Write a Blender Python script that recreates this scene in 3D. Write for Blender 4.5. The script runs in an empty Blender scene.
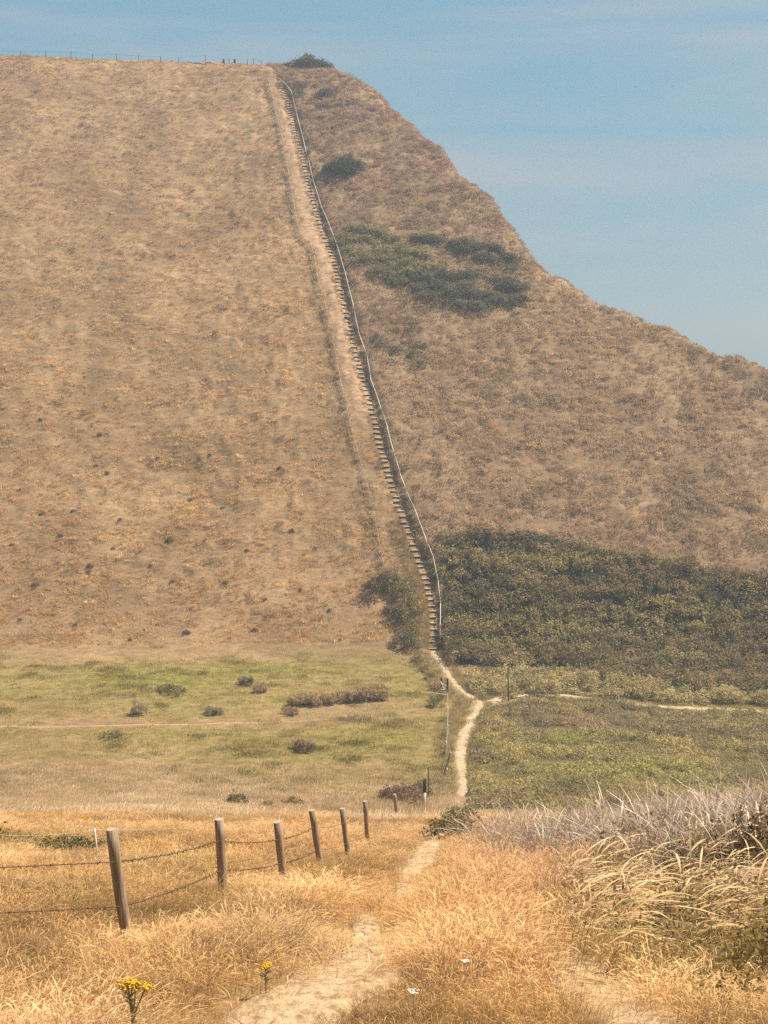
import bpy, bmesh, math, random
import numpy as np
from mathutils import Vector, Matrix, Quaternion

random.seed(7)
RNG = np.random.default_rng(11)
scene = bpy.context.scene
COL = scene.collection
R = math.radians

# ------------------------------------------------------------------ camera numbers
W, HGT, F = 768, 1024, 1500.0
CX, CY, V0 = 384.0, 512.0, 346.0
PITCH = math.atan((CY - V0) / F)
CP, SP = math.cos(PITCH), math.sin(PITCH)


def project(x, y, z):
    f = y * CP - z * SP
    up = y * SP + z * CP
    f = np.maximum(f, 0.01)
    return CX + F * x / f, CY - F * up / f


def ray_dir(u, v):
    a = (u - CX) / F
    b = -(v - CY) / F
    return a, CP + b * SP, -SP + b * CP


# ------------------------------------------------------------------ noise
def _hash(ix, iy, seed):
    h = (ix.astype(np.int64) * 374761393 + iy.astype(np.int64) * 668265263 + seed * 974634777) & 0xFFFFFFFF
    h = ((h ^ (h >> 13)) * 1274126177) & 0xFFFFFFFF
    h = ((h ^ (h >> 16)) * 2246822519) & 0xFFFFFFFF
    h = h ^ (h >> 15)
    return (h & 0xFFFFFF) / float(0xFFFFFF)


def vnoise(x, y, seed=0):
    x = np.asarray(x, float); y = np.asarray(y, float)
    ix = np.floor(x); iy = np.floor(y)
    fx = x - ix; fy = y - iy
    fx = fx * fx * fx * (fx * (fx * 6 - 15) + 10); fy = fy * fy * fy * (fy * (fy * 6 - 15) + 10)
    a = _hash(ix, iy, seed); b = _hash(ix + 1, iy, seed)
    c = _hash(ix, iy + 1, seed); d = _hash(ix + 1, iy + 1, seed)
    return (a * (1 - fx) + b * fx) * (1 - fy) + (c * (1 - fx) + d * fx) * fy


def fbm(x, y, seed=0, octv=4, gain=0.5):
    s = 0; a = 1.0; t = 0
    for i in range(octv):
        s = s + a * vnoise(x * 2 ** i + 17.3 * i, y * 2 ** i - 9.1 * i, seed + i)
        t += a; a *= gain
    return s / t


def sstep(a, b, x):
    t = np.clip((x - a) / (b - a), 0, 1)
    return t * t * (3 - 2 * t)


def smax(a, b, k):
    h = np.clip(0.5 + 0.5 * (a - b) / k, 0, 1)
    return b * (1 - h) + a * h + k * h * (1 - h)


def smin(a, b, k):
    return -smax(-a, -b, k)


def seg_dist(x, y, pts):
    """distance to a polyline, signed + on its right-hand side, and the position along it"""
    best = np.full(np.shape(x), 1e9); side = np.zeros(np.shape(x)); par = np.zeros(np.shape(x))
    L = 0
    for (ax, ay), (bx, by) in zip(pts[:-1], pts[1:]):
        dx, dy = bx - ax, by - ay
        n = math.hypot(dx, dy)
        t = np.clip(((x - ax) * dx + (y - ay) * dy) / (n * n), 0, 1)
        px, py = ax + t * dx, ay + t * dy
        d = np.hypot(x - px, y - py)
        s = (x - ax) * dy - (y - ay) * dx
        m = d < best
        best = np.where(m, d, best); side = np.where(m, s, side); par = np.where(m, L + t * n, par)
        L += n
    return best * np.sign(side), best, par


# ------------------------------------------------------------------ terrain
VALLEY = -38.0
SLOPE = 0.75
CLIFF = [(150, -250), (150, 60), (132, 140), (95, 197), (57.6, 222), (48.6, 228), (34.5, 238.0), (24.6, 245), (16.8, 259),
         (6.6, 278), (-3, 293), (-13, 303), (-24, 328), (-30, 420), (-30, 800)]


def H0(x, y):
    """the land without the gully of the steps"""
    x = np.asarray(x, float); y = np.asarray(y, float)
    near = -1.35 - 0.3 * np.maximum(y, -14)
    near = near + (.17 * np.clip(x - 2.0, 0, 7) * (.6 + .8 * fbm(x / 2.5, y / 2.5, 7, 2))) * sstep(48, 24, y) * sstep(7, 15, y) + 0.02 * np.clip(-x - 6, 0, 60) * sstep(90, 30, y)
    near = near + (fbm(x / 3.2, y / 3.2, 5, 3) - .5) * 0.45 * sstep(0, 8, y)
    near = near - 2.2 * sstep(52, 78, y) * sstep(-14, 2, x) * sstep(122, 100, y)
    floor_ = VALLEY + (fbm(x / 14, y / 14, 21, 4) - .5) * 1.1 - 0.02 * np.clip(x, -30, 100)
    z = smax(near, floor_, 3.0)
    rough = sstep(176, 196, y)
    y0 = 178.5 + (fbm(x / 40, y * 0 + 3.1, 31, 2) - .5) * 5
    face = VALLEY + SLOPE * (y - y0)
    face = face + (fbm(x / 26, y / 26, 41, 3) - .5) * 3.0 * rough
    right = sstep(-14, 10, x + (y - 185) * 0.23 - 8)
    top = 55.2 - 0.042 * (x + 13) - 0.02 * np.maximum(y - 330, 0)
    top = top + (fbm(x / 9, y / 9, 43, 3) - .5) * .5
    face = smin(face, top, 4.0)
    tus = (fbm(x / 2.4, y / 1.7, 51, 3) - .5)
    terr = np.sin((face + 1.6 * fbm(x / 11, y / 11, 57, 2) * 2) * 2 * math.pi / 1.05)
    tus2 = np.maximum(fbm(x / 1.5, y / 1.1, 53, 2) - .52, 0) * 1.5
    face = face + rough * (tus * (.5 + .45 * right) + tus2 * (1 - .5 * right) + 0.05 * terr * (1 - .6 * right))
    z = smax(z, face, 5.0)
    s, _, _ = seg_dist(x, y, CLIFF)
    s = s + (fbm(x / 8, y / 8, 61, 4) - .5) * 3.6 + (fbm(x / 2, y / 2, 67, 2) - .5) * 1.0
    drop = np.where(s > 0, np.sqrt(s * s + 1.5) - 1.22, 0) * 1.55
    return np.maximum(z - drop, -82.0)


def march(u, v, fn, t0=3.0):
    u = np.atleast_1d(np.asarray(u, float)); v = np.atleast_1d(np.asarray(v, float))
    a, b, c = ray_dir(u, v)
    t = np.full(u.shape, t0); hit = np.zeros(u.shape, bool)
    lo = t.copy(); hi = np.full(u.shape, 600.0)
    while True:
        act = ~hit & (t < 600)
        if not act.any():
            break
        h = c * t - fn(a * t, b * t)
        new = act & (h <= 0)
        hi = np.where(new, t, hi); hit |= new
        lo = np.where(act & ~new, t, lo)
        t = np.where(act & ~new, t * 1.008 + 0.02, t)
    for _ in range(14):
        m = .5 * (lo + hi)
        h = c * m - fn(a * m, b * m)
        hi = np.where(h <= 0, m, hi); lo = np.where(h > 0, m, lo)
    x, y = a * hi, b * hi
    return x, y, fn(x, y), hit


STEP_PX = [(432, 647), (433.6, 629), (434, 613), (432, 597.6), (427.5, 582), (421, 566), (413.8, 549), (409, 534), (403.8, 516),
           (397, 499), (390, 479), (384, 458), (380, 443), (375, 417), (367, 396), (362, 372), (355.5, 349), (348, 323), (342.5, 297),
           (336, 263), (326, 243), (320, 222), (313, 198), (307, 175), (301.6, 149), (295, 125.5), (288.6, 97), (278, 80)]
RAIL_PX = [(440, 640), (440.4, 605.5), (438, 582), (433, 558), (426, 540), (415.6, 512), (406.4, 492), (399, 471), (392.6, 449.5),
           (387, 427), (380, 406), (371, 380), (367, 357), (358, 331), (353, 305), (345, 273), (338, 249), (330, 227), (321, 206),
           (313, 180), (305.5, 149), (297.7, 118), (291, 91), (283, 82), (272, 75)]
BANK_PX = [(383, 566), (380, 555), (376, 529), (369.5, 500), (363, 476), (355.5, 449), (349, 422), (342.5, 396), (336, 362), (329.5, 328),
           (319, 289), (311, 250), (300, 237), (292.5, 201), (287, 167), (281, 136), (273, 102), (267, 80)]
sx, sy, sz, _ = march([p[0] for p in STEP_PX], [p[1] for p in STEP_PX], H0)
# the stair line in plan, smoothed
for _ in range(2):
    sx[1:-1] = .25 * sx[:-2] + .5 * sx[1:-1] + .25 * sx[2:]
STAIR = list(zip(sx, sy))
bx, by, bz, _ = march([p[0] for p in BANK_PX], [p[1] for p in BANK_PX], H0)
BANK = list(zip(bx, by))


def H_full(x, y):
    z = H0(x, y)
    m = (np.asarray(y) > 165) & (np.asarray(y) < 325) & (np.asarray(x) > -50) & (np.asarray(x) < 25)
    if np.any(m):
        x = np.asarray(x, float); y = np.asarray(y, float)
        sd, d, _ = seg_dist(x, y, STAIR)
        # a shallow gully that holds the steps, deeper on their right
        g = -0.30 * sstep(1.3, .5, d) - 0.45 * np.exp(-((sd - 1.15) / .6) ** 2)
        bd, b, _ = seg_dist(x, y, BANK)
        g = g + .14 * np.exp(-(bd / .5) ** 2) - .05 * np.exp(-((bd + 1.1) / .6) ** 2)
        z = z + np.where(m, g, 0)
    return z


def spaced(*seg):
    out = []
    for a, b, st in seg:
        out.append(np.arange(a, b, st))
    return np.concatenate(out)


gx = spaced((-900, -260, 20), (-260, -120, 4), (-120, -26, .65), (-26, 26, .3), (26, 90, .6), (90, 180, 2.5), (180, 500, 20))
gy = spaced((-260, -20, 8), (-20, 3, 1.0), (3, 62, .22), (62, 130, .42), (130, 178, .5), (178, 325, .5), (325, 420, 4), (420, 900, 20))
X, Y = np.meshgrid(gx, gy)
Z = H_full(X, Y)


def H(x, y):
    """height of the finished land sheet"""
    x = np.asarray(x, float); y = np.asarray(y, float)
    i = np.clip(np.searchsorted(gx, x, 'right') - 1, 0, len(gx) - 2); j = np.clip(np.searchsorted(gy, y, 'right') - 1, 0, len(gy) - 2)
    fx = (x - gx[i]) / (gx[i + 1] - gx[i]); fy = (y - gy[j]) / (gy[j + 1] - gy[j])
    return (Z[j, i] * (1 - fx) + Z[j, i + 1] * fx) * (1 - fy) + (Z[j + 1, i] * (1 - fx) + Z[j + 1, i + 1] * fx) * fy


def P(u, v):
    x, y, z, h = march(u, v, H)
    return x, y, z


def P1(u, v):
    x, y, z = P([u], [v])
    return Vector((x[0], y[0], z[0]))


def inpoly(u, v, poly):
    u = np.asarray(u); v = np.asarray(v)
    r = np.zeros(u.shape, bool)
    n = len(poly)
    for i in range(n):
        x1, y1 = poly[i]; x2, y2 = poly[(i + 1) % n]
        c = ((y1 > v) != (y2 > v)) & (u < (x2 - x1) * (v - y1) / ((y2 - y1) + 1e-9) + x1)
        r ^= c
    return r


def ell(u, v, cu, cv, ru, rv):
    return np.exp(-(((u - cu) / ru) ** 2 + ((v - cv) / rv) ** 2) * 1.2)


# ------------------------------------------------------------------ what grows where (read off the ground, in photo coordinates)
THICKET = [(441, 545), (470, 534), (530, 532), (580, 545), (640, 556), (700, 570), (775, 580), (830, 590), (830, 702), (768, 697), (700, 692), (655, 684),
           (610, 684), (585, 674), (540, 668), (500, 658), (474, 666), (459, 664), (448, 640), (445, 600), (440, 570)]
BRAMBLE = [(468, 672), (490, 658), (510, 656), (540, 664), (590, 672), (620, 684), (700, 694), (768, 702), (830, 706), (830, 708), (700, 704), (610, 700), (560, 695), (505, 699), (482, 700), (466, 690)]
SCRUB = [(486, 712), (520, 702), (610, 700), (690, 710), (830, 716), (830, 812), (466, 812), (476, 772), (472, 745), (478, 730)]


def greenness(x, y, z, u, v):
    g = sstep(640, 668, v + 52 * (fbm(x / 9, y / 9, 71, 3) - .5)) * sstep(806, 780, v + 40 * (fbm(x / 6, y / 6, 73, 3) - .5))
    p = .52 + .9 * (fbm(x / 10, y / 7, 75, 4) - .5)
    for (cu, cv, ru, rv, a) in [(150, 680, 95, 16, .45), (290, 668, 60, 14, .3), (360, 742, 90, 16, .42), (220, 742, 130, 18, .22), (60, 700, 90, 10, .15),
                                (420, 690, 25, 30, .25), (60, 660, 80, 10, -.2), (170, 724, 200, 5, -.55), (330, 712, 80, 8, -.25), (120, 775, 200, 14, -.1),
                                (420, 720, 12, 50, -.1), (30, 760, 90, 14, -.05)]:
        p = p + a * ell(u, v, cu, cv, ru, rv)
    return np.clip(g * p, 0, 1)


# ------------------------------------------------------------------ materials
def new_mat(name):
    m = bpy.data.materials.new(name); m.use_nodes = True
    nt = m.node_tree
    for n in list(nt.nodes):
        nt.nodes.remove(n)
    out = nt.nodes.new('ShaderNodeOutputMaterial')
    return m, nt, out


def nd(nt, t, **kw):
    n = nt.nodes.new(t)
    for k, val in kw.items():
        if k in n.inputs:
            n.inputs[k].default_value = val
        else:
            setattr(n, k, val)
    return n


def plant_mat(name, tint_type='INSTANCER', trans=.3, vary=.35, rough_noise=None):
    """leaf or blade: diffuse plus translucent, colour from the plant's own tint attribute, varied from blade to blade"""
    m, nt, out = new_mat(name)
    at = nd(nt, 'ShaderNodeAttribute', attribute_type=tint_type, attribute_name='tint')
    bl = nd(nt, 'ShaderNodeAttribute', attribute_type='GEOMETRY', attribute_name='blade')
    mr = nd(nt, 'ShaderNodeMapRange', clamp=False); mr.inputs['To Min'].default_value = 1 - vary; mr.inputs['To Max'].default_value = 1 + vary
    nt.links.new(bl.outputs['Fac'], mr.inputs['Value'])
    mul = nd(nt, 'ShaderNodeVectorMath', operation='SCALE')
    nt.links.new(at.outputs['Color'], mul.inputs[0]); nt.links.new(mr.outputs['Result'], mul.inputs['Scale'])
    di = nd(nt, 'ShaderNodeBsdfDiffuse'); tr = nd(nt, 'ShaderNodeBsdfTranslucent')
    nt.links.new(mul.outputs[0], di.inputs['Color']); nt.links.new(mul.outputs[0], tr.inputs['Color'])
    mx = nd(nt, 'ShaderNodeMixShader'); mx.inputs[0].default_value = trans
    nt.links.new(di.outputs[0], mx.inputs[1]); nt.links.new(tr.outputs[0], mx.inputs[2])
    nt.links.new(mx.outputs[0], out.inputs['Surface'])
    return m


def noise_mat(name, c1, c2, scale=8.0, rough=.9, bump=.3, stretch=(1, 1, 1), detail=8, spec=.2, bdist=.02, c3=None):
    m, nt, out = new_mat(name)
    tc = nd(nt, 'ShaderNodeTexCoord'); mp = nd(nt, 'ShaderNodeMapping'); mp.inputs['Scale'].default_value = stretch
    nt.links.new(tc.outputs['Object'], mp.inputs['Vector'])
    nz = nd(nt, 'ShaderNodeTexNoise'); nz.inputs['Scale'].default_value = scale; nz.inputs['Detail'].default_value = detail; nz.inputs['Roughness'].default_value = .65
    nt.links.new(mp.outputs[0], nz.inputs['Vector'])
    cr = nd(nt, 'ShaderNodeValToRGB'); cr.color_ramp.elements[0].position = .32; cr.color_ramp.elements[1].position = .68
    cr.color_ramp.elements[0].color = (*c1, 1); cr.color_ramp.elements[1].color = (*c2, 1)
    if c3:
        e = cr.color_ramp.elements.new(.5); e.color = (*c3, 1)
    nt.links.new(nz.outputs['Fac'], cr.inputs[0])
    b = nd(nt, 'ShaderNodeBsdfPrincipled'); b.inputs['Roughness'].default_value = rough; b.inputs['Specular IOR Level'].default_value = spec
    nt.links.new(cr.outputs[0], b.inputs['Base Color'])
    bp = nd(nt, 'ShaderNodeBump'); bp.inputs['Strength'].default_value = bump; bp.inputs['Distance'].default_value = bdist
    nt.links.new(nz.outputs['Fac'], bp.inputs['Height']); nt.links.new(bp.outputs[0], b.inputs['Normal'])
    nt.links.new(b.outputs[0], out.inputs['Surface'])
    return m


def ground_mat():
    m, nt, out = new_mat('ground_soil_and_thatch')
    at = nd(nt, 'ShaderNodeAttribute', attribute_type='GEOMETRY', attribute_name='tint')
    tc = nd(nt, 'ShaderNodeTexCoord')
    n1 = nd(nt, 'ShaderNodeTexNoise'); n1.inputs['Scale'].default_value = .9; n1.inputs['Detail'].default_value = 10; n1.inputs['Roughness'].default_value = .7
    n2 = nd(nt, 'ShaderNodeTexNoise'); n2.inputs['Scale'].default_value = 9; n2.inputs['Detail'].default_value = 6; n2.inputs['Roughness'].default_value = .7
    mp = nd(nt, 'ShaderNodeMapping'); mp.inputs['Scale'].default_value = (.45, 1, 1.6)
    nt.links.new(tc.outputs['Object'], mp.inputs[0])
    nt.links.new(mp.outputs[0], n1.inputs['Vector']); nt.links.new(tc.outputs['Object'], n2.inputs['Vector'])
    mr = nd(nt, 'ShaderNodeMapRange'); mr.inputs['From Min'].default_value = .25; mr.inputs['From Max'].default_value = .75
    mr.inputs['To Min'].default_value = .6; mr.inputs['To Max'].default_value = 1.4
    nt.links.new(n1.outputs['Fac'], mr.inputs['Value'])
    mr2 = nd(nt, 'ShaderNodeMapRange'); mr2.inputs['From Min'].default_value = .25; mr2.inputs['From Max'].default_value = .75
    mr2.inputs['To Min'].default_value = .75; mr2.inputs['To Max'].default_value = 1.25
    nt.links.new(n2.outputs['Fac'], mr2.inputs['Value'])
    mm = nd(nt, 'ShaderNodeMath', operation='MULTIPLY')
    nt.links.new(mr.outputs[0], mm.inputs[0]); nt.links.new(mr2.outputs[0], mm.inputs[1])
    sc = nd(nt, 'ShaderNodeVectorMath', operation='SCALE')
    nt.links.new(at.outputs['Color'], sc.inputs[0]); nt.links.new(mm.outputs[0], sc.inputs['Scale'])
    b = nd(nt, 'ShaderNodeBsdfPrincipled'); b.inputs['Roughness'].default_value = 1.0; b.inputs['Specular IOR Level'].default_value = .05
    nt.links.new(sc.outputs[0], b.inputs['Base Color'])
    bp = nd(nt, 'ShaderNodeBump'); bp.inputs['Strength'].default_value = .7; bp.inputs['Distance'].default_value = .25
    ad = nd(nt, 'ShaderNodeMath', operation='MULTIPLY_ADD'); ad.inputs[1].default_value = .25
    nt.links.new(n2.outputs['Fac'], ad.inputs[0]); nt.links.new(n1.outputs['Fac'], ad.inputs[2])
    nt.links.new(ad.outputs[0], bp.inputs['Height']); nt.links.new(bp.outputs[0], b.inputs['Normal'])
    nt.links.new(b.outputs[0], out.inputs['Surface'])
    return m


M_GRASS = plant_mat('dry_grass_blades', 'INSTANCER', .42, .45)
M_COVER = plant_mat('instanced_leaves', 'INSTANCER', .36, .3)
M_LEAF = plant_mat('shrub_leaves', 'GEOMETRY', .38, .28)
M_GROUND = ground_mat()
M_PATH = noise_mat('trodden_dirt', (.30, .21, .12), (.56, .42, .27), 2.5, .95, .5, (1, 1, 1), 10, .1, .05, (.45, .33, .20))
M_STRAW = noise_mat('trodden_straw', (.24, .145, .07), (.63, .43, .24), 12, .95, .9, (1, .6, 1), 12, .1, .05, (.48, .32, .17))
M_POST = noise_mat('weathered_post_wood', (.15, .10, .062), (.42, .31, .205), 16, .85, .6, (2.4, 2.4, .25), 8, .2, .02, (.28, .195, .125))
M_POSTTOP = noise_mat('sawn_post_end', (.30, .24, .16), (.46, .38, .27), 30, .9, .3)
M_PALE = noise_mat('pale_weathered_wood', (.42, .36, .28), (.70, .62, .50), 10, .8, .4, (1, 1, .5), 6, .25)
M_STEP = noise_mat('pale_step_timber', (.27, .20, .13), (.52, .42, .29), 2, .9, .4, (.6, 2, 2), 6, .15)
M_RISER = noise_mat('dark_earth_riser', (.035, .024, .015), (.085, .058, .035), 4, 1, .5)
M_EARTH = noise_mat('bare_orange_earth', (.29, .175, .092), (.52, .345, .205), 1.4, 1, .8, (.6, 1, 1.6), 10, .05, .2, (.40, .255, .145))
M_WIRE = noise_mat('rusty_wire', (.07, .04, .025), (.15, .085, .05), 30, .7, .2)
M_STRING = noise_mat('pale_fence_cord', (.40, .33, .24), (.55, .47, .36), 30, .7, .1)
M_WHITE = noise_mat('white_painted_wood', (.48, .43, .35), (.68, .63, .54), 12, .7, .2)
M_DARK = noise_mat('dark_creosoted_wood', (.02, .016, .012), (.055, .042, .03), 12, .8, .3, (1, 1, .3))
M_STEM = noise_mat('shrub_stems', (.06, .045, .03), (.13, .10, .065), 20, .9, .3)
M_YELLOW = noise_mat('yellow_petals', (.48, .28, .015), (.68, .43, .03), 60, .7, .2)
M_GSTEM = noise_mat('green_flower_stem', (.20, .19, .07), (.36, .31, .13), 30, .8, .2)
M_WFLOWER = noise_mat('white_umbel', (.46, .38, .26), (.64, .57, .43), 60, .8, .2)
M_STONE = noise_mat('grey_stone', (.18, .15, .12), (.34, .29, .24), 3, .95, .6, (1, 1, 1), 8, .1, .08)

# ------------------------------------------------------------------ builders


def link(name, me, mats, parent=None):
    o = bpy.data.objects.new(name, me); COL.objects.link(o)
    for m in (mats if isinstance(mats, (list, tuple)) else [mats]):
        me.materials.append(m)
    if parent is not None:
        o.parent = parent
    return o


def tag(o, label=None, cat=None, group=None, kind=None):
    if label: o['label'] = label
    if cat: o['category'] = cat
    if group: o['group'] = group
    if kind: o['kind'] = kind
    return o


def empty(name, loc, label, cat, group=None, rz=0):
    o = bpy.data.objects.new(name, None); COL.objects.link(o); o.location = loc; o.rotation_euler = (0, 0, rz)
    o.empty_display_size = .3
    return tag(o, label, cat, group)


def mesh_np(name, verts, faces, smooth=False, tint=None, blade=None):
    """verts (N,3), faces (M,4) or (M,3); tint per vertex (N,3); blade per vertex (N)"""
    verts = np.asarray(verts, np.float32); faces = np.asarray(faces, np.int32)
    me = bpy.data.meshes.new(name)
    k = faces.shape[1]
    me.vertices.add(len(verts)); me.vertices.foreach_set('co', verts.ravel())
    me.loops.add(faces.size); me.loops.foreach_set('vertex_index', faces.ravel())
    me.polygons.add(len(faces)); me.polygons.foreach_set('loop_start', np.arange(0, faces.size, k, dtype=np.int32))
    me.polygons.foreach_set('loop_total', np.full(len(faces), k, np.int32))
    if smooth:
        me.polygons.foreach_set('use_smooth', np.ones(len(faces), bool))
    me.update(calc_edges=True)
    if tint is not None:
        a = me.attributes.new('tint', 'FLOAT_COLOR', 'POINT')
        a.data.foreach_set('color', np.concatenate([tint, np.ones((len(verts), 1))], 1).astype(np.float32).ravel())
    if blade is not None:
        a = me.attributes.new('blade', 'FLOAT', 'POINT'); a.data.foreach_set('value', np.asarray(blade, np.float32))
    return me


class MB:
    def __init__(s):
        s.bm = bmesh.new()

    def box(s, c, size, rot=None, mat=0, bevel=0):
        r = bmesh.ops.create_cube(s.bm, size=1.0)
        vs = r['verts']
        M = Matrix.Translation(Vector(c)) @ (rot.to_matrix().to_4x4() if rot else Matrix()) @ Matrix.Diagonal((*size, 1))
        bmesh.ops.transform(s.bm, matrix=M, verts=vs)
        fs = {f for v in vs for f in v.link_faces}
        for f in fs: f.material_index = mat
        if bevel:
            bmesh.ops.bevel(s.bm, geom=list({e for f in fs for e in f.edges}), offset=bevel, segments=1, affect='EDGES')
        return s

    def tube(s, pts, r0, r1=None, n=8, cap=True, wob=0, mat=0, topmat=None):
        r1 = r0 if r1 is None else r1
        pts = [Vector(p) for p in pts]
        rings = []
        for i, p in enumerate(pts):
            d = (pts[min(i + 1, len(pts) - 1)] - pts[max(i - 1, 0)]).normalized()
            a = d.cross(Vector((0.31, .95, .1))).normalized() if abs(d.z) > .6 else d.cross(Vector((0, 0, 1))).normalized()
            b = d.cross(a)
            r = r0 + (r1 - r0) * i / max(1, len(pts) - 1)
            rings.append([s.bm.verts.new(p + (a * math.cos(t) + b * math.sin(t)) * r * (1 + wob * random.uniform(-1, 1))) for t in [2 * math.pi * k / n for k in range(n)]])
        for i in range(len(rings) - 1):
            for k in range(n):
                f = s.bm.faces.new((rings[i][k], rings[i][(k + 1) % n], rings[i + 1][(k + 1) % n], rings[i + 1][k])); f.material_index = mat; f.smooth = True
        if cap:
            f = s.bm.faces.new(rings[0][::-1]); f.material_index = mat
            f = s.bm.faces.new(rings[-1]); f.material_index = mat if topmat is None else topmat
        return s

    def build(s, name, mats, parent=None):
        bmesh.ops.recalc_face_normals(s.bm, faces=s.bm.faces[:])
        me = bpy.data.meshes.new(name); s.bm.to_mesh(me); s.bm.free()
        return link(name, me, mats, parent)


# ------------------------------------------------------------------ leaves and blades
def leaf_quads(cent, size, up=.5, asp=.5, outward=None):
    """one folded-free diamond leaf per centre"""
    n = len(cent)
    nrm = RNG.normal(size=(n, 3)); nrm[:, 2] += up
    if outward is not None:
        nrm += outward
    nrm /= np.linalg.norm(nrm, axis=1, keepdims=True) + 1e-9
    t = RNG.normal(size=(n, 3)); t -= nrm * (t * nrm).sum(1, keepdims=True); t /= np.linalg.norm(t, axis=1, keepdims=True) + 1e-9
    b = np.cross(nrm, t)
    s = (size * RNG.uniform(.6, 1.4, n))[:, None]
    v = np.stack([cent - t * s, cent + b * s * asp, cent + t * s, cent - b * s * asp], 1).reshape(-1, 3)
    f = np.arange(n * 4).reshape(-1, 4)
    return v, f


def dome(c, r, h, n, seed, lump=.25):
    """points on an uneven dome standing on c"""
    th = RNG.uniform(0, 2 * np.pi, n); cz = RNG.uniform(-.05, 1, n) ** .8 if False else RNG.uniform(0, 1, n)
    sr = np.sqrt(np.maximum(0, 1 - cz ** 2))
    k = 1 + lump * 2 * (vnoise(np.cos(th) * 2.2 * sr + seed * 3.7, np.sin(th) * 2.2 * sr + cz * 1.5, seed) - .5)
    k = k * RNG.uniform(.78, 1.04, n)
    d = np.stack([np.cos(th) * sr * r * k, np.sin(th) * sr * r * k, cz * h * k], 1)
    out = np.stack([np.cos(th) * sr, np.sin(th) * sr, cz], 1)
    return np.asarray(c) + d, out


def foliage(domes, leaf, dens, tintf, lump=.28, puff=.0, asp=.5):
    """domes: list of (x,y,z,r,h,tint). returns mesh arrays"""
    V, T, B = [], [], []
    for i, (x, y, z, r, h, tint) in enumerate(domes):
        area = 2 * math.pi * r * (r + h) / 2
        npuff = max(6, int(area * dens / 14))
        pc, out = dome((x, y, z), r, h, npuff, i + 3, lump)
        per = 14
        c = np.repeat(pc, per, 0) + RNG.normal(scale=max(leaf * 1.6, .09 * r), size=(npuff * per, 3))
        o = np.repeat(out, per, 0)
        v, f = leaf_quads(c, leaf, .8, asp, o * .6)
        tt = np.asarray(tint) * RNG.uniform(.8, 1.2, (npuff, 1)) * (1 + .035 * RNG.normal(size=(npuff, 3)))
        tt = np.repeat(np.repeat(tt, per, 0), 4, 0)
        V.append(v); T.append(tt); B.append(np.repeat(RNG.uniform(0, 1, len(c)), 4))
    V = np.concatenate(V); T = np.clip(np.concatenate(T), 0.004, 1); B = np.concatenate(B)
    return V, np.arange(len(V)).reshape(-1, 4), T, B


def foliage_obj(name, domes, leaf, dens, parent=None, lump=.28, asp=.5, origin=None):
    V, Fc, T, B = foliage(domes, leaf, dens, None, lump, asp=asp)
    if origin is not None:
        V = V - np.asarray(origin)
    return link(name, mesh_np(name, V, Fc, False, T, B), M_LEAF, parent)


def stems_obj(domes, origin, parent, n=5, r=.03, name='stem'):
    mb = MB()
    for (x, y, z, rr, h, t) in domes:
        for k in range(n):
            a = random.uniform(0, 6.28); q = random.uniform(.25, .75)
            b0 = Vector((x + random.uniform(-.15, .15) * rr, y + random.uniform(-.15, .15) * rr, z - .1)) - Vector(origin)
            b2 = b0 + Vector((math.cos(a) * rr * q, math.sin(a) * rr * q, h * random.uniform(.55, .85)))
            b1 = b0.lerp(b2, .5) + Vector((random.uniform(-.1, .1), random.uniform(-.1, .1), .12)) * rr
            mb.tube([b0, b1, b2], r, r * .35, 5)
    return mb.build(name, M_STEM, parent)


def bush(name, domes, leaf, dens, label, cat='bush', group=None, lump=.28, asp=.5, stem_r=.03, nst=4):
    d0 = domes[0]
    org = (d0[0], d0[1], d0[2])
    e = empty(name, org, label, cat, group)
    foliage_obj('foliage', domes, leaf, dens, e, lump, asp, org)
    stems_obj(domes, org, e, nst, stem_r)
    return e


def clump_mesh(name, n, rad, h, width, lean, droop, segs=4, head=0.0, headw=2.4, wind=(.6, .1), spread=.5, mat=None, straight=0):
    """a tuft of n curved blades, optionally with a seed head"""
    V, Fc, B = [], [], []
    base = 0
    for i in range(n):
        a = RNG.uniform(0, 2 * np.pi); rr = rad * math.sqrt(RNG.uniform())
        p = np.array([math.cos(a) * rr, math.sin(a) * rr, -.04])
        hh = h * RNG.uniform(.55, 1.1)
        ld = np.array([math.cos(a), math.sin(a)]) * spread * RNG.uniform(.2, 1) + np.array(wind) * RNG.uniform(.3, 1.2) + RNG.normal(size=2) * .2
        ln = lean * RNG.uniform(.5, 1.4)
        yaw = RNG.uniform(0, np.pi)
        side = np.array([math.cos(yaw), math.sin(yaw), 0])
        hashead = RNG.uniform() < head
        pts = []
        for s in range(segs + 1):
            t = s / segs
            off = ld * ln * hh * (t ** 2)
            z = hh * (t - droop * t ** 3 * .5)
            pts.append(p + np.array([off[0], off[1], z]))
        for s, q in enumerate(pts):
            t = s / segs
            if hashead:
                w = width * (.5 if t < .6 else headw * (1 - abs((t - .82) / .25)) if t < .999 else .25)
                w = max(w, width * .3)
            else:
                w = width * (1 - .85 * t)
            V += [q - side * w * .5, q + side * w * .5]
        for s in range(segs):
            b0 = base + 2 * s
            Fc.append((b0, b0 + 1, b0 + 3, b0 + 2))
        bb = RNG.uniform()
        B += [(bb + (.75 if hashead and s / segs > .6 else 0)) for s in range(segs + 1) for _ in (0, 1)]
        base += 2 * (segs + 1)
    me = mesh_np(name, np.array(V), np.array(Fc), False, None, np.array(B))
    me.materials.append(mat or M_GRASS)
    return me


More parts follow.
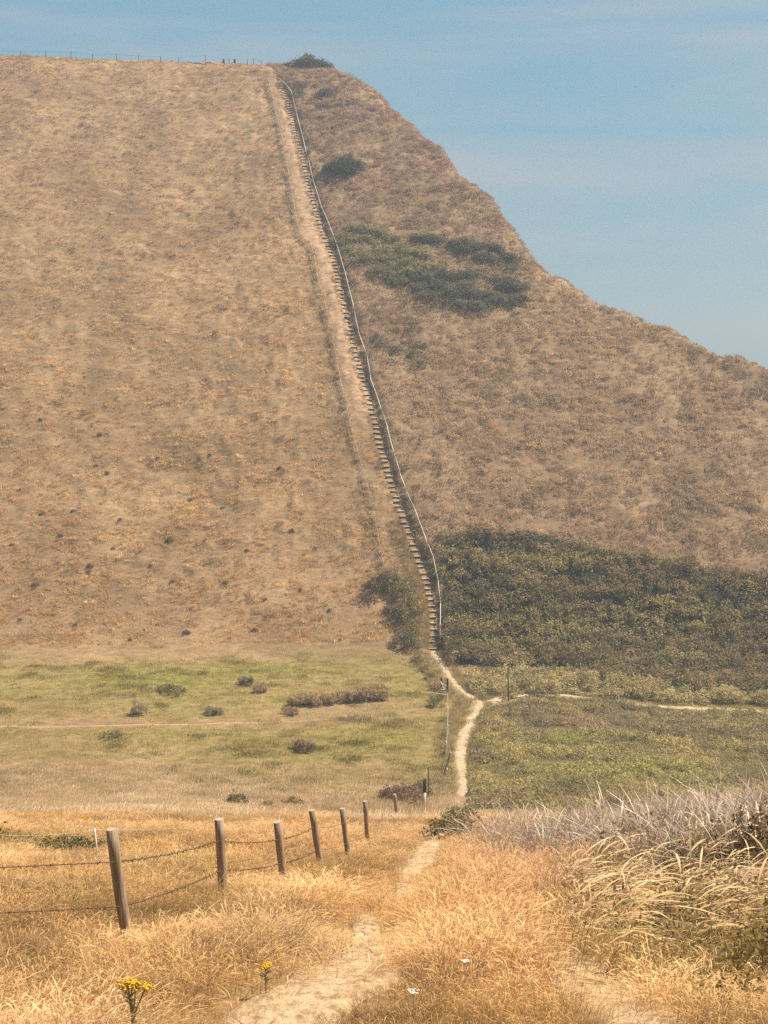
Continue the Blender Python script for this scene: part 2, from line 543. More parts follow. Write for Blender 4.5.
def leafclump_mesh(name, n, r, h, leaf, asp=.5, up=.6):
    th = RNG.uniform(0, 2 * np.pi, n); rr = r * np.sqrt(RNG.uniform(0, 1, n))
    z = h * (1 - (rr / r) ** 2) * RNG.uniform(.35, 1.05, n)
    c = np.stack([np.cos(th) * rr, np.sin(th) * rr, z], 1)
    v, f = leaf_quads(c, leaf, up, asp)
    me = mesh_np(name, v, f, False, None, np.repeat(RNG.uniform(0, 1, n), 4))
    me.materials.append(M_COVER)
    return me


def scatter(name, pts, scl, tint, sources, label, cat, tilt=.15, yaw=True, lean_down=None):
    n = len(pts)
    me = bpy.data.meshes.new(name)
    me.vertices.add(n); me.vertices.foreach_set('co', np.asarray(pts, np.float32).ravel())
    rot = np.zeros((n, 3)); rot[:, 0] = RNG.normal(size=n) * tilt; rot[:, 1] = RNG.normal(size=n) * tilt
    rot[:, 2] = RNG.uniform(0, 2 * np.pi, n) if yaw is True else RNG.normal(size=n) * yaw
    for nm, ty, key, arr in (('rot', 'FLOAT_VECTOR', 'vector', rot), ('scl', 'FLOAT', 'value', scl), ('pick', 'INT', 'value', RNG.integers(0, len(sources), n))):
        a = me.attributes.new(nm, ty, 'POINT'); a.data.foreach_set(key, np.asarray(arr, np.int32 if ty == 'INT' else np.float32).ravel())
    a = me.attributes.new('tint', 'FLOAT_COLOR', 'POINT')
    a.data.foreach_set('color', np.concatenate([np.clip(tint, .003, 1), np.ones((n, 1))], 1).astype(np.float32).ravel())
    o = bpy.data.objects.new(name, me); COL.objects.link(o)
    src = bpy.data.collections.new(name + '_tufts')
    for s in sources:
        so = bpy.data.objects.new(s.name, s); src.objects.link(so)
    g = bpy.data.node_groups.new(name + '_growth', 'GeometryNodeTree')
    g.interface.new_socket('Geometry', in_out='INPUT', socket_type='NodeSocketGeometry')
    g.interface.new_socket('Geometry', in_out='OUTPUT', socket_type='NodeSocketGeometry')
    gi = g.nodes.new('NodeGroupInput'); go = g.nodes.new('NodeGroupOutput')
    ip = g.nodes.new('GeometryNodeInstanceOnPoints'); ci = g.nodes.new('GeometryNodeCollectionInfo')
    ci.inputs['Collection'].default_value = src; ci.inputs['Separate Children'].default_value = True; ci.inputs['Reset Children'].default_value = True

    def na(nm, ty):
        q = g.nodes.new('GeometryNodeInputNamedAttribute'); q.data_type = ty; q.inputs['Name'].default_value = nm
        return q.outputs['Attribute']
    L = g.links
    L.new(gi.outputs[0], ip.inputs['Points']); L.new(ci.outputs[0], ip.inputs['Instance']); ip.inputs['Pick Instance'].default_value = True
    L.new(na('pick', 'INT'), ip.inputs['Instance Index']); L.new(na('rot', 'FLOAT_VECTOR'), ip.inputs['Rotation']); L.new(na('scl', 'FLOAT'), ip.inputs['Scale'])
    L.new(ip.outputs[0], go.inputs[0])
    md = o.modifiers.new('growth', 'NODES'); md.node_group = g
    return tag(o, label, cat, None, 'stuff')


def tints(base, n, j=.18, hue=.05):
    return np.asarray(base) * (1 + RNG.normal(size=(n, 1)) * j) * (1 + RNG.normal(size=(n, 3)) * hue)


def mixc(a, b, t):
    t = np.asarray(t)[:, None]
    return np.asarray(a) * (1 - t) + np.asarray(b) * t


# ------------------------------------------------------------------ the land
U, Vv = project(X, Y, Z)


def ground_tint(x, y, z, u, v):
    x, y, z, u, v = [np.ravel(q) for q in (x, y, z, u, v)]
    n1 = fbm(x / 7, y / 7, 81, 4); n2 = fbm(x / 30, y / 22, 83, 3)
    tan = mixc((.24, .145, .07), (.38, .245, .125), np.clip(n1 * 1.5 - .25, 0, 1))
    tan = tan * (1 + .35 * (n2[:, None] - .5))
    g = greenness(x, y, z, u, v)
    c = tan * (1 - g[:, None]) + mixc((.26, .20, .065), (.21, .185, .045), n1) * g[:, None]
    # right of the steps: brown bracken litter
    sd, d, _ = seg_dist(x, y, STAIR)
    rgt = (sstep(0, 3, sd) * sstep(176, 190, y))[:, None]
    c = c * (1 - rgt) + mixc((.20, .122, .065), (.32, .21, .115), np.clip(n1 * 1.6 - .3, 0, 1)) * rgt
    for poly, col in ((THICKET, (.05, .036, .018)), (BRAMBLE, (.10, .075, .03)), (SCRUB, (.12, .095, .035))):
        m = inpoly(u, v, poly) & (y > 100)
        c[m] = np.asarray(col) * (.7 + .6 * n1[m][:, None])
    cl, _, _ = seg_dist(x, y, CLIFF)
    k = sstep(1.5, 5, cl)[:, None]
    c = c * (1 - k) + np.array((.21, .14, .09)) * k
    nearm = (sstep(125, 95, y))[:, None]
    straw = mixc((.30, .175, .07), (.44, .28, .125), np.clip(n1 * 1.5 - .2, 0, 1))
    c = c * (1 - nearm) + straw * nearm
    return c


ny, nx = X.shape
idx = np.arange(ny * nx).reshape(ny, nx)
faces = np.stack([idx[:-1, :-1], idx[:-1, 1:], idx[1:, 1:], idx[1:, :-1]], -1).reshape(-1, 4)
GT = ground_tint(X, Y, Z, U, Vv)
terrain = link('terrain', mesh_np('terrain', np.stack([X, Y, Z], -1).reshape(-1, 3), faces, True, GT), M_GROUND)
tag(terrain, 'dry grass slopes of the valley and the steep headland behind it', 'terrain', None, 'structure')

# sea
m, nt, out = new_mat('sea_water')
b = nd(nt, 'ShaderNodeBsdfPrincipled'); b.inputs['Base Color'].default_value = (.02, .09, .11, 1); b.inputs['Roughness'].default_value = .25
nz = nd(nt, 'ShaderNodeTexNoise'); nz.inputs['Scale'].default_value = .05; nz.inputs['Detail'].default_value = 6
bp = nd(nt, 'ShaderNodeBump'); bp.inputs['Strength'].default_value = .4; bp.inputs['Distance'].default_value = 2
tc = nd(nt, 'ShaderNodeTexCoord'); nt.links.new(tc.outputs['Object'], nz.inputs['Vector'])
nt.links.new(nz.outputs['Fac'], bp.inputs['Height']); nt.links.new(bp.outputs[0], b.inputs['Normal']); nt.links.new(b.outputs[0], out.inputs['Surface'])
S = 6000
sea = link('sea', mesh_np('sea', [(-S, -S, -75), (S, -S, -75), (S, S, -75), (-S, S, -75)], [(0, 1, 2, 3)]), m)
tag(sea, 'hazy blue green sea beyond the headland', 'sea', None, 'structure')


# ------------------------------------------------------------------ paths
def resample(pts, step):
    pts = [Vector((p[0], p[1])) for p in pts]
    out = [pts[0]]
    # Catmull-Rom
    n = len(pts)
    dense = []
    for i in range(n - 1):
        p0, p1, p2, p3 = pts[max(0, i - 1)], pts[i], pts[i + 1], pts[min(n - 1, i + 2)]
        k = max(4, int((p2 - p1).length / step * 2))
        for j in range(k):
            t = j / k
            dense.append(.5 * ((2 * p1) + (p2 - p0) * t + (2 * p0 - 5 * p1 + 4 * p2 - p3) * t * t + (3 * p1 - p0 - 3 * p2 + p3) * t ** 3))
    dense.append(pts[-1])
    out = [dense[0]]
    for p in dense[1:]:
        if (p - out[-1]).length >= step:
            out.append(p)
    return out


def strip(name, pts, widths, lift, mat, label, cat, step=.3, cols=6, rag=.35, seed=1, kind='structure'):
    c = resample(pts, step)
    n = len(c)
    V = []
    for i, p in enumerate(c):
        d = (c[min(i + 1, n - 1)] - c[max(i - 1, 0)]).normalized()
        nrm = Vector((d.y, -d.x))
        t = i / max(1, n - 1) * (len(widths) - 1)
        w = np.interp(t, range(len(widths)), widths) * .5
        wl = w * (1 + rag * 2 * (float(fbm(i * step / .9, seed * 5.1, seed, 3)) - .5))
        wr = w * (1 + rag * 2 * (float(fbm(i * step / .9, seed * 9.7 + 40, seed, 3)) - .5))
        for k in range(cols + 1):
            q = p + nrm * (-wl + (wl + wr) * k / cols)
            e = lift if 0 < k < cols else -.03
            V.append((q.x, q.y, e))
    V = np.array(V)
    V[:, 2] += H(V[:, 0], V[:, 1])
    idx = np.arange(len(V)).reshape(n, cols + 1)
    f = np.stack([idx[:-1, :-1], idx[:-1, 1:], idx[1:, 1:], idx[1:, :-1]], -1).reshape(-1, 4)
    o = link(name, mesh_np(name, V, f, True), mat)
    tag(o, label, cat, None, kind)
    return c


def px_line(px):
    x, y, z = P([p[0] for p in px], [p[1] for p in px])
    return list(zip(x, y))


NEARPATH = px_line([(250, 1060), (290, 1020), (335, 985), (362, 958), (364, 935), (366, 918), (384, 908), (402, 890), (420, 864), (433, 842), (440, 829)])
strip('path', NEARPATH[:6], [.95, .75, .52, .40, .32, .24], .03, M_STRAW, 'wide pale trodden straw path in the lower foreground', 'path', .12, 8, .5, 3)
strip('path', NEARPATH[6:], [.15, .5, .46, .38, .3], .03, M_STRAW, 'narrow upper stretch of the straw path below the leafy bush', 'path', .12, 6, .5, 4)
TRAIL = px_line([(-30, 728), (60, 727), (150, 725), (230, 723), (290, 722), (330, 719)])
strip('path', TRAIL, [.3, .34, .4, .3, .3, .1], .03, M_STRAW, 'thin pale trail crossing the green field from the left edge', 'path', .3, 4, .6, 6)
SIDEPATH = px_line([(655, 1060), (615, 1010), (580, 975), (560, 950), (540, 925)])
strip('path', SIDEPATH, [.75, .75, .62, .4, .2], .03, M_STRAW, 'faint trodden strip of straw beside the tall grass', 'path', .12, 6, .5, 5)
FARPATH = px_line([(463, 798), (463, 780), (461, 760), (463, 742), (470, 725), (477, 710), (480, 703), (474, 699), (463, 692), (455, 684), (449, 676), (444, 668), (438, 658), (433, 650)])
strip('path', FARPATH, [.9, .9, .8, 1.05, 1.4, 1.5, 1.4, 1.2, 1.1, .95, .8, .75, .75, .8], .07, M_PATH, 'pale dirt footpath from the valley floor up to the foot of the steps', 'path', .3, 6, .55, 7)
FORKPATH = px_line([(479, 704), (492, 701), (505, 697), (530, 695), (570, 696), (610, 701), (650, 706), (700, 709), (768, 714), (830, 718)])
strip('path', FORKPATH, [1.2, 1.1, .8, .5, .4, .8, 1.6, 1.9, 1.9, 1.9], .08, M_PATH, 'pale dirt path forking off to the right below the thicket', 'path', .3, 6, .7, 9)
# the old worn line of bare earth between bank fence and steps
WORN = []
wd = []
for t in np.linspace(0.02, .985, 40):
    i = t * (len(STAIR) - 1); a = int(i); fr = i - a
    p = Vector(STAIR[a]).lerp(Vector(STAIR[min(a + 1, len(STAIR) - 1)]), fr)
    if p.y < 214: continue
    bd = np.array(BANK); j = np.argmin(np.abs(bd[:, 1] - p.y)); q = Vector(bd[j])
    bxx = float(np.interp(p.y, bd[:, 1], bd[:, 0]))
    WORN.append((p.x * .62 + bxx * .38 + .1, p.y)); wd.append(max(.8, abs(p.x - bxx) * .78))
strip('path', WORN, wd, .06, M_EARTH, 'strip of bare orange earth worn up the hill beside the steps', 'path', .5, 8, .6, 13)

# ------------------------------------------------------------------ the steps
stair_pts = resample(STAIR, .12)
base = Vector((stair_pts[0].x, stair_pts[0].y, float(H(stair_pts[0].x, stair_pts[0].y))))
st = empty('hillside_stairway', base, 'long straight flight of pale timber steps climbing the steep hill', 'steps')
ds, last = [], None
N_STEP = 0
rest = MB()
acc = 0.0
prevz = None
ROWS = []
for i, p in enumerate(stair_pts):
    z = float(H(p.x, p.y))
    if prevz is None or z - prevz > gap:
        d = (stair_pts[min(i + 4, len(stair_pts) - 1)] - stair_pts[max(i - 4, 0)]).normalized()
        ROWS.append((p.x, p.y, z, math.atan2(d.y, d.x) - math.pi / 2)); prevz = z; gap = random.uniform(.47, .66)
for k, (x, y, z, a) in enumerate(ROWS):
    w = .86 + random.uniform(-.1, .1); x += random.uniform(-.07, .07)
    rot = Matrix.Rotation(a * .5 + random.uniform(-.1, .1), 3, 'Z') @ Matrix.Rotation(R(9), 3, 'X') @ Matrix.Rotation(random.gauss(0, .05), 3, 'Y')
    rot = rot.to_quaternion()
    mb = MB() if k < 99 else rest
    c = Vector((x, y, z)) - base
    q_ = random.uniform(.26, .42) * (1 if k < 60 else .8)
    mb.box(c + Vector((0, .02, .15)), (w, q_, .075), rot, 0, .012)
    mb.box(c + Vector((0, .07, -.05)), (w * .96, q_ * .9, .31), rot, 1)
    if k < 99:
        mb.build('step', [M_STEP, M_RISER], st)
if len(ROWS) > 99:
    o = rest.build('step', [M_STEP, M_RISER], st); o['kind'] = 'stuff'

# handrail
rx, ry, rz_ = P([p[0] for p in RAIL_PX], [p[1] + 6.5 - 2.2 * i / len(RAIL_PX) for i, p in enumerate(RAIL_PX)])
rail = empty('handrail', (rx[0], ry[0], rz_[0]), 'long pale handrail running up the hill beside the steps', 'handrail')
o0 = Vector((rx[0], ry[0], rz_[0]))
tops = []
for i in range(len(rx)):
    b0 = Vector((rx[i], ry[i], rz_[i])) - o0
    tp = b0 + Vector((0, 0, .98))
    tops.append(tp)
    MB().tube([b0 - Vector((0, 0, .3)), tp], .04, .035, 6).build('post', M_PALE, rail)
lines = []
for i in range(len(tops) - 1):
    for k in range(3):
        lines.append(tops[i].lerp(tops[i + 1], k / 3) + Vector((random.uniform(-.03, .03), 0, random.uniform(-.02, .02))))
lines.append(tops[-1])
MB().tube(lines, .06, .055, 8).build('rail', M_PALE, rail)

# ------------------------------------------------------------------ old bank fence left of the steps
bk = empty('bank_fence', (BANK[0][0], BANK[0][1], float(H(*BANK[0]))), 'thin old post and wire fence on the grassy bank left of the steps', 'fence')
ob = bk.location.copy()
bpts = resample(BANK, 3.2)
tp1, tp2 = [], []
for p in bpts:
    z = float(H(p.x, p.y)); b0 = Vector((p.x, p.y, z)) - ob
    l = Vector((random.uniform(-.06, .06), random.uniform(-.06, .06), 1.0))
    MB().tube([b0 - Vector((0, 0, .2)), b0 + l], .045, .04, 6).build('post', M_PALE, bk)
    tp1.append(b0 + l * .92); tp2.append(b0 + l * .5)
MB().tube(tp1, .012, n=5).tube(tp2, .012, n=5).build('wire', M_STRING, bk)


# ------------------------------------------------------------------ foreground barbed wire fence
def lean_post(px_base, px_top, radius, extra=.25, name='post', parent=None, org=None, mats=None, d=None, wob=.05, n=12):
    """a round post standing where the photo shows it: base on the ground, top at the same distance"""
    b = P1(*px_base)
    if d is not None:
        a, bb, c = ray_dir(px_base[0], px_base[1]); b = Vector((a, bb, c)) * (d / bb); b.z = float(H(b.x, b.y))
    a, bb, c = ray_dir(*px_top)
    t = Vector((a, bb, c)) * (b.y / bb)
    dirv = (t - b)
    lo = b - dirv.normalized() * extra
    pts = [lo.lerp(t, k / 6) + Vector((random.uniform(-1, 1), random.uniform(-1, 1), 0)) * radius * .08 for k in range(7)]
    tip = t + dirv.normalized() * radius * .18
    if parent is not None:
        q = [p - org for p in pts]
        mb = MB(); mb.tube(q, radius * 1.04, radius * .97, n, True, wob, 0, 1); mb.build(name, mats, parent)
    return b, t


FP = [((128, 946), (111.5, 829)), ((223, 896), (219, 819)), ((284, 884), (277, 822)), ((321, 870), (312, 810)), ((349, 861), (342, 808.5)), ((368, 845), (365, 801)), ((397, 816), (394.5, 794))]
fb = P1(128, 946)
fence = empty('barbed_wire_fence', fb, 'weathered round post and barbed wire fence leaning down the slope in the foreground', 'fence')
att = []
PW = [12.2, 9.6, 8, 7, 5.8, 4.8, 3.8]
for (pb, pt), pw in zip(FP, PW):
    b, t = lean_post(pb, pt, pw * P1(*pb).y / 3000, .3, 'post', fence, fb, [M_POST, M_POSTTOP], None, .05, 12)
    att.append((b, t))
b, t = att[0]
# the run goes on to the left, out of the frame
bl = Vector((-5.9, 11.4, 0)); bl.z = float(H(bl.x, bl.y)); tl = bl + Vector((-.1, 0, 1.0))
mb = MB(); mb.tube([p - fb for p in (bl - Vector((0, 0, .3)), bl.lerp(tl, .5), tl)], .058, .054, 12, True, .05, 0, 1); mb.build('post', [M_POST, M_POSTTOP], fence)
att.insert(0, (bl, tl))
for fr in (.74, .36):
    mb = MB(); pts = []
    for i in range(len(att) - 1):
        p, q = att[i][0].lerp(att[i][1], fr), att[i + 1][0].lerp(att[i + 1][1], fr)
        n = 14
        for k in range(n):
            s = k / n
            pts.append(p.lerp(q, s) - Vector((0, 0, .035 * 4 * s * (1 - s))) + Vector((0, -.055, 0)))
    pts.append(att[-1][0].lerp(att[-1][1], fr))
    mb.tube([p - fb for p in pts], .004, n=5)
    for i in range(len(att) - 1):
        p, q = att[i][0].lerp(att[i][1], fr), att[i + 1][0].lerp(att[i + 1][1], fr)
        m_ = int((q - p).length / .13)
        if i > 3: continue
        for k in range(1, m_):
            s = k / m_
            c = p.lerp(q, s) - Vector((0, 0, .035 * 4 * s * (1 - s))) + Vector((0, -.055, 0)) - fb
            for _ in range(2):
                dv = Vector((random.uniform(-1, 1), random.uniform(-1, 1), random.uniform(-1, 1))).normalized() * .022
                mb.tube([c - dv, c + dv], .004, .002, 4)
    mb.build('wire', M_WIRE, fence)

# electric fence: thin pale stake with a cord
es = P1(98, 864)
ef = empty('electric_fence', es, 'thin pale electric fence stake with a slack cord behind the leaning post', 'fence')
a, bb, c = ray_dir(94.5, 828); et = Vector((a, bb, c)) * (es.y / bb)
MB().tube([Vector((0, 0, -.2)), (et - es) * .5, et - es], .022, .017, 7).build('stake', M_WHITE, ef)
stk = []
for (u, v) in ((-60, 846), (279, 818)):
    a, bb, c = ray_dir(u, v); q = Vector((a, bb, c)) * ((es.y + (-3 if u < 0 else 14)) / bb)
    g = float(H(q.x, q.y)); q.z = g + .62; stk.append(q)
    MB().tube([Vector((q.x, q.y, g - .2)) - es, q - es], .016, .013, 6).build('stake', M_WHITE, ef)
mb = MB()
pts = []
tri = [stk[0], es + (et - es) * .95, stk[1]]
for i in range(2):
    for k in range(10):
        s = k / 10; pts.append(tri[i].lerp(tri[i + 1], s) - Vector((0, 0, .12 * 4 * s * (1 - s))) - es)
pts.append(tri[2] - es)
mb.tube(pts, .0035, n=5).build('cord', M_STRING, ef)

# ------------------------------------------------------------------ skyline fence
def crest(u):
    vs = np.arange(40, 120, .5)
    x, y, z, h = march(np.full(vs.shape, float(u)), vs, H)
    k = np.argmax(h)
    return Vector((x[k], y[k], z[k]))


SKY_U = [-26, -3, 20, 45, 70, 92, 116, 138, 160, 178, 205, 223, 228.5, 234, 247, 253, 261]
c0 = crest(20)
sky_fence = empty('skyline_fence', c0, 'thin dark post and wire fence along the skyline at top left', 'fence')
prev = []
for k, u in enumerate(SKY_U):
    c = crest(u) + Vector((0, .8, 0)); c.z = float(H(c.x, c.y))
    hgt = 1.15 + random.uniform(-.15, .2); rad = .06
    if u in (223, 234): rad = .24; hgt = .95
    l = Vector((random.uniform(-.08, .08), 0, hgt))
    MB().tube([c - c0 - Vector((0, 0, .5)), c - c0 + l * .5, c - c0 + l], rad, rad * .9, 7).build('post', M_DARK, sky_fence)
    prev.append(c - c0 + l * .9)
MB().tube(prev, .012, n=5).build('wire', M_WIRE, sky_fence)
ms = MB(); cm = crest(190)
for u in np.arange(188, 214, .8):
    c = crest(float(u)) + Vector((0, .6, 0)); s = random.uniform(.35, .62)
    ms.box(c - cm + Vector((0, random.uniform(-.2, .2), .12)), (s * 1.3, s, s * .9), Quaternion((0, 0, 1), random.uniform(0, 3)), 0, .08)
o = ms.build('stone_wall', M_STONE); o.location = cm
tag(o, 'low tumbled grey stone wall lying on the skyline beside the fence', 'wall')

# ------------------------------------------------------------------ stile, path fence, poles
s0 = P1(443, 694)
stile = empty('stile', s0, 'small wooden stile with two dark posts at the bend of the dirt path', 'stile')
for (u, vb, vt) in ((441.4, 690, 677.5), (447.4, 693, 678.5)):
    lean_post((u, vb), (u, vt), .11, .3, 'post', stile, s0, [M_DARK, M_DARK], None, .03, 8)
mb = MB()
q0 = P1(441.4, 690) - s0; q1 = P1(447.4, 693) - s0
for hh in (.35, .75):
    mb.tube([q0 + Vector((0, -.12, hh)), q1 + Vector((0, -.12, hh))], .045, n=6)
mb.build('rail', M_PALE, stile)
MB().tube([q0 + Vector((-.1, -.2, 1.0)), q0 + Vector((.35, -1.1, .1))], .06, n=6).build('strut', M_WHITE, stile)
MB().box((q0 + q1) / 2 + Vector((0, -.35, .3)), (.75, .24, .05), None, 0, .01).build('step_board', M_PALE, stile)

pf_px = [((447.6, 702), (447.4, 694)), ((448, 718), (447.6, 707)), ((448, 736), (447.6, 724)), ((447, 754), (446, 741))]
p0 = P1(*pf_px[0][0])
pf = empty('path_fence', p0, 'short pale post and wire fence between green field and dirt path', 'fence')
tt = []
for pb, pt in pf_px:
    b, t = lean_post(pb, pt, .065, .3, 'post', pf, p0, [M_PALE, M_PALE], None, .03, 8); tt.append((b - p0, t - p0))
mb = MB()
for fr in (.9, .5):
    mb.tube([a.lerp(b, fr) for a, b in tt], .014, n=5)
mb.build('wire', M_STRING, pf)
q = P1(430, 701) - p0
MB().tube([q + Vector((0, 0, .9)), tt[0][1] * 1.0 + Vector((0, 0, -.1))], .04, n=6).tube([q - Vector((0, 0, .2)), q + Vector((0, 0, 1))], .05, n=6).build('rail', M_PALE, pf)

lp = P1(443.5, 778)
o = empty('leaning_post', lp, 'grey fallen fence post leaning to the right in grass beside the path', 'post')
lean_post((443, 778), (451, 752), .09, .2, 'shaft', o, lp, [M_POST, M_PALE], None, .05, 8)
lean_post((444.5, 779), (447, 768), .07, .2, 'stub', o, lp, [M_PALE, M_PALE], None, .05, 8)

wp = P1(424, 806)
o = empty('waymark_post', wp, 'short post with white lower half and dark top at the end of the near path', 'post')
bq, tq = wp, None
a, bb, c = ray_dir(425, 779); tq = Vector((a, bb, c)) * (wp.y / bb) - wp
MB().tube([Vector((0, 0, -.3)), tq * .52], .13, .13, 10).build('white_base', M_WHITE, o)
MB().tube([tq * .525, tq], .15, .14, 10).build('dark_top', M_DARK, o)
a, bb, c = ray_dir(428.5, 767); t2 = Vector((a, bb, c)) * ((wp.y + 4) / bb)
b2 = Vector((t2.x, wp.y + 4, float(H(t2.x, wp.y + 4))))
o = empty('thin_stake', b2, 'thin dark stake standing just behind the white based post', 'post')
MB().tube([Vector((0, 0, -.3)), (t2 - b2) * .5, t2 - b2], .05, .04, 7).build('shaft', M_DARK, o)

pp = P1(508.5, 701)
o = empty('pole', pp, 'thin dark upright pole standing beside the right hand path fork', 'pole')
a, bb, c = ray_dir(508, 664); tq = Vector((a, bb, c)) * (pp.y / bb) - pp
MB().tube([Vector((0, 0, -.3)), tq * .5, tq], .065, .06, 8).build('shaft', M_DARK, o)
MB().tube([tq * .998, tq + Vector((0, 0, .08))], .1, .03, 8).build('cap', M_DARK, o)

# ------------------------------------------------------------------ shrubs that stand alone
def px_domes(lst):
    """(u, v of its foot, radius m, height m, tint)"""
    x, y, z = P([l[0] for l in lst], [l[1] for l in lst])
    return [(x[i], y[i], z[i] - .1, lst[i][2], lst[i][3], lst[i][4]) for i in range(len(lst))]


OLIVE = (.26, .215, .085); DKGREEN = (.12, .105, .06); DKOLIVE = (.21, .16, .075); BROWNOL = (.17, .13, .06)
cs = crest(307) + Vector((0, 1.0, 0)); cs.z = float(H(cs.x, cs.y)) - .3
bush('summit_bush', [(cs.x + dx, cs.y, cs.z, r, h, DKGREEN) for dx, r, h in ((0, 2.2, 2.3), (-2.0, 2.0, 1.4), (2.1, 2.0, 1.5), (4.0, 1.4, .7), (-3.6, 1.3, .7))], .16, 70,
     'dark green wind shaped bush crowning the summit beside the top of the steps')
bush('gorse_bush', px_domes([(342, 172, 2.2, 2.3, DKGREEN), (331, 172, 1.8, 1.7, DKGREEN), (354, 171, 1.9, 1.9, DKGREEN), (346, 168, 1.6, 2.3, DKGREEN)]), .16, 70,
     'single rounded dark bush high on the slope right of the steps')
hedge = [(376, 588, 1.2, 1.4, DKOLIVE), (386, 583, 1.6, 2.0, DKOLIVE), (397, 590, 1.7, 1.8, OLIVE), (404, 600, 1.6, 2.0, OLIVE), (362, 600, .8, .8, DKOLIVE), (372, 602, .7, .7, DKOLIVE)]
bush('hedge_bush', px_domes(hedge), .12, 80, 'olive bush left of the lowest steps, uppermost of three', group='bushes left of the lowest steps')
bush('hedge_bush', px_domes([(397, 616, 1.3, 1.6, DKOLIVE), (407, 622, 1.4, 1.7, OLIVE), (414, 612, 1.2, 1.3, OLIVE)]), .12, 80, 'olive bush left of the lowest steps, middle one of three', group='bushes left of the lowest steps')
bush('hedge_bush', px_domes([(404, 642, 1.2, 1.9, DKOLIVE), (411, 648, 1.1, 1.6, DKOLIVE), (412, 634, 1.0, 1.2, OLIVE)]), .12, 80, 'dark olive bush left of the lowest steps, lowest of three', group='bushes left of the lowest steps')
bush('hedge_bush', px_domes([(417, 662, .7, .8, DKOLIVE), (423, 670, .75, .8, (.30, .24, .10)), (429, 679, .7, .8, DKOLIVE), (435, 690, .7, .75, (.28, .22, .09))]), .1, 90, 'ragged low hedge running from the lowest steps down to the stile')
bush('hedge_bush', px_domes([(443, 722, .5, .6, (.28, .22, .09)), (444, 738, .5, .55, DKOLIVE), (443, 756, .55, .6, (.28, .23, .1)), (446, 770, .6, .6, (.3, .24, .11)), (440, 786, .7, .6, (.26, .2, .09))]), .09, 90, 'low straggling scrub along the path fence below the stile')
bush('path_bush', px_domes([(453, 838, .6, .65, (.19, .16, .07)), (461, 830, .6, .8, (.2, .17, .075)), (464, 842, .6, .75, (.16, .135, .06)), (444, 834, .45, .45, (.18, .15, .065))]), .05, 240,
     'leafy bush with a few white flowers at the foot of the near path', stem_r=.012)
bush('dead_scrub', px_domes([(404, 800, 1.7, 1.2, (.27, .17, .10)), (390, 798, 1.3, .9, (.20, .14, .075)), (416, 797, 1.4, 1.0, (.17, .11, .06))]), .1, 90,
     'low brown dead scrub mound beyond the last fence post', stem_r=.02)
bush('ditch_bush', px_domes([(438, 700, .8, .9, DKOLIVE), (434, 707, .9, .9, DKOLIVE)]), .1, 90, 'small dark bush against the left side of the stile')

# gorse patches on the upper right slope
def patch(name, poly, n, r, h, tint, leaf, dens, label, lump=.3, drop=6, cat='shrub patch', group='gorse patches on the upper slope'):
    us = [p[0] for p in poly]; vs = [p[1] for p in poly]
    lst = []
    t = 0
    while len(lst) < n and t < 9000:
        t += 1
        u, v = random.uniform(min(us), max(us)), random.uniform(min(vs), max(vs))
        if not inpoly(np.array([u]), np.array([v]), poly)[0]: continue
        if any((u - q[0]) ** 2 + ((v - q[1]) * 1.6) ** 2 < (2.2 * r) ** 2 * 3 for q in lst) and t < 3000: continue
        k = random.uniform(.65, 1.25)
        tc_ = tuple(np.array(tint) * random.uniform(.8, 1.25))
        lst.append((u, v + drop, r * k, h * k * random.uniform(.8, 1.2), tc_))
    return bush(name, px_domes(lst), leaf, dens, label, cat, group, lump, .5, .03, 2)


patch('gorse_patch', [(336, 238), (350, 222), (375, 222), (402, 232), (425, 250), (440, 264), (415, 276), (380, 268), (350, 256)], 80, 1.5, .65, (.29, .25, .11), .15, 40,
      'large olive gorse patch close to the upper handrail')
patch('gorse_patch', [(385, 268), (420, 270), (450, 264), (490, 272), (525, 278), (526, 290), (510, 304), (470, 302), (430, 294), (395, 282)], 80, 1.5, .75, (.19, .165, .095), .15, 56,
      'dark green gorse band just below the olive gorse patch')
patch('gorse_patch', [(448, 236), (475, 234), (505, 246), (522, 262), (524, 270), (495, 258), (460, 248)], 34, 1.3, .7, (.18, .155, .09), .15, 56, 'narrow dark gorse strip reaching the right edge of the cliff')
patch('gorse_patch', [(412, 226), (432, 226), (444, 234), (430, 238), (415, 233)], 9, 1.1, .7, (.18, .155, .09), .15, 56, 'smallest dark gorse clump above the olive gorse patch')
patch('bracken_patch', [(380, 318), (415, 318), (430, 345), (420, 366), (392, 362), (376, 340)], 16, 1.1, .6, (.22, .175, .10), .13, 36, 'faded grey green bracken patch below the dark gorse band', group=None)
patch('heather_patch', [(283, 80), (318, 78), (340, 92), (336, 102), (300, 96)], 12, 1.2, .7, (.17, .125, .085), .13, 40, 'brown heathery patch just below the summit bush', group=None)

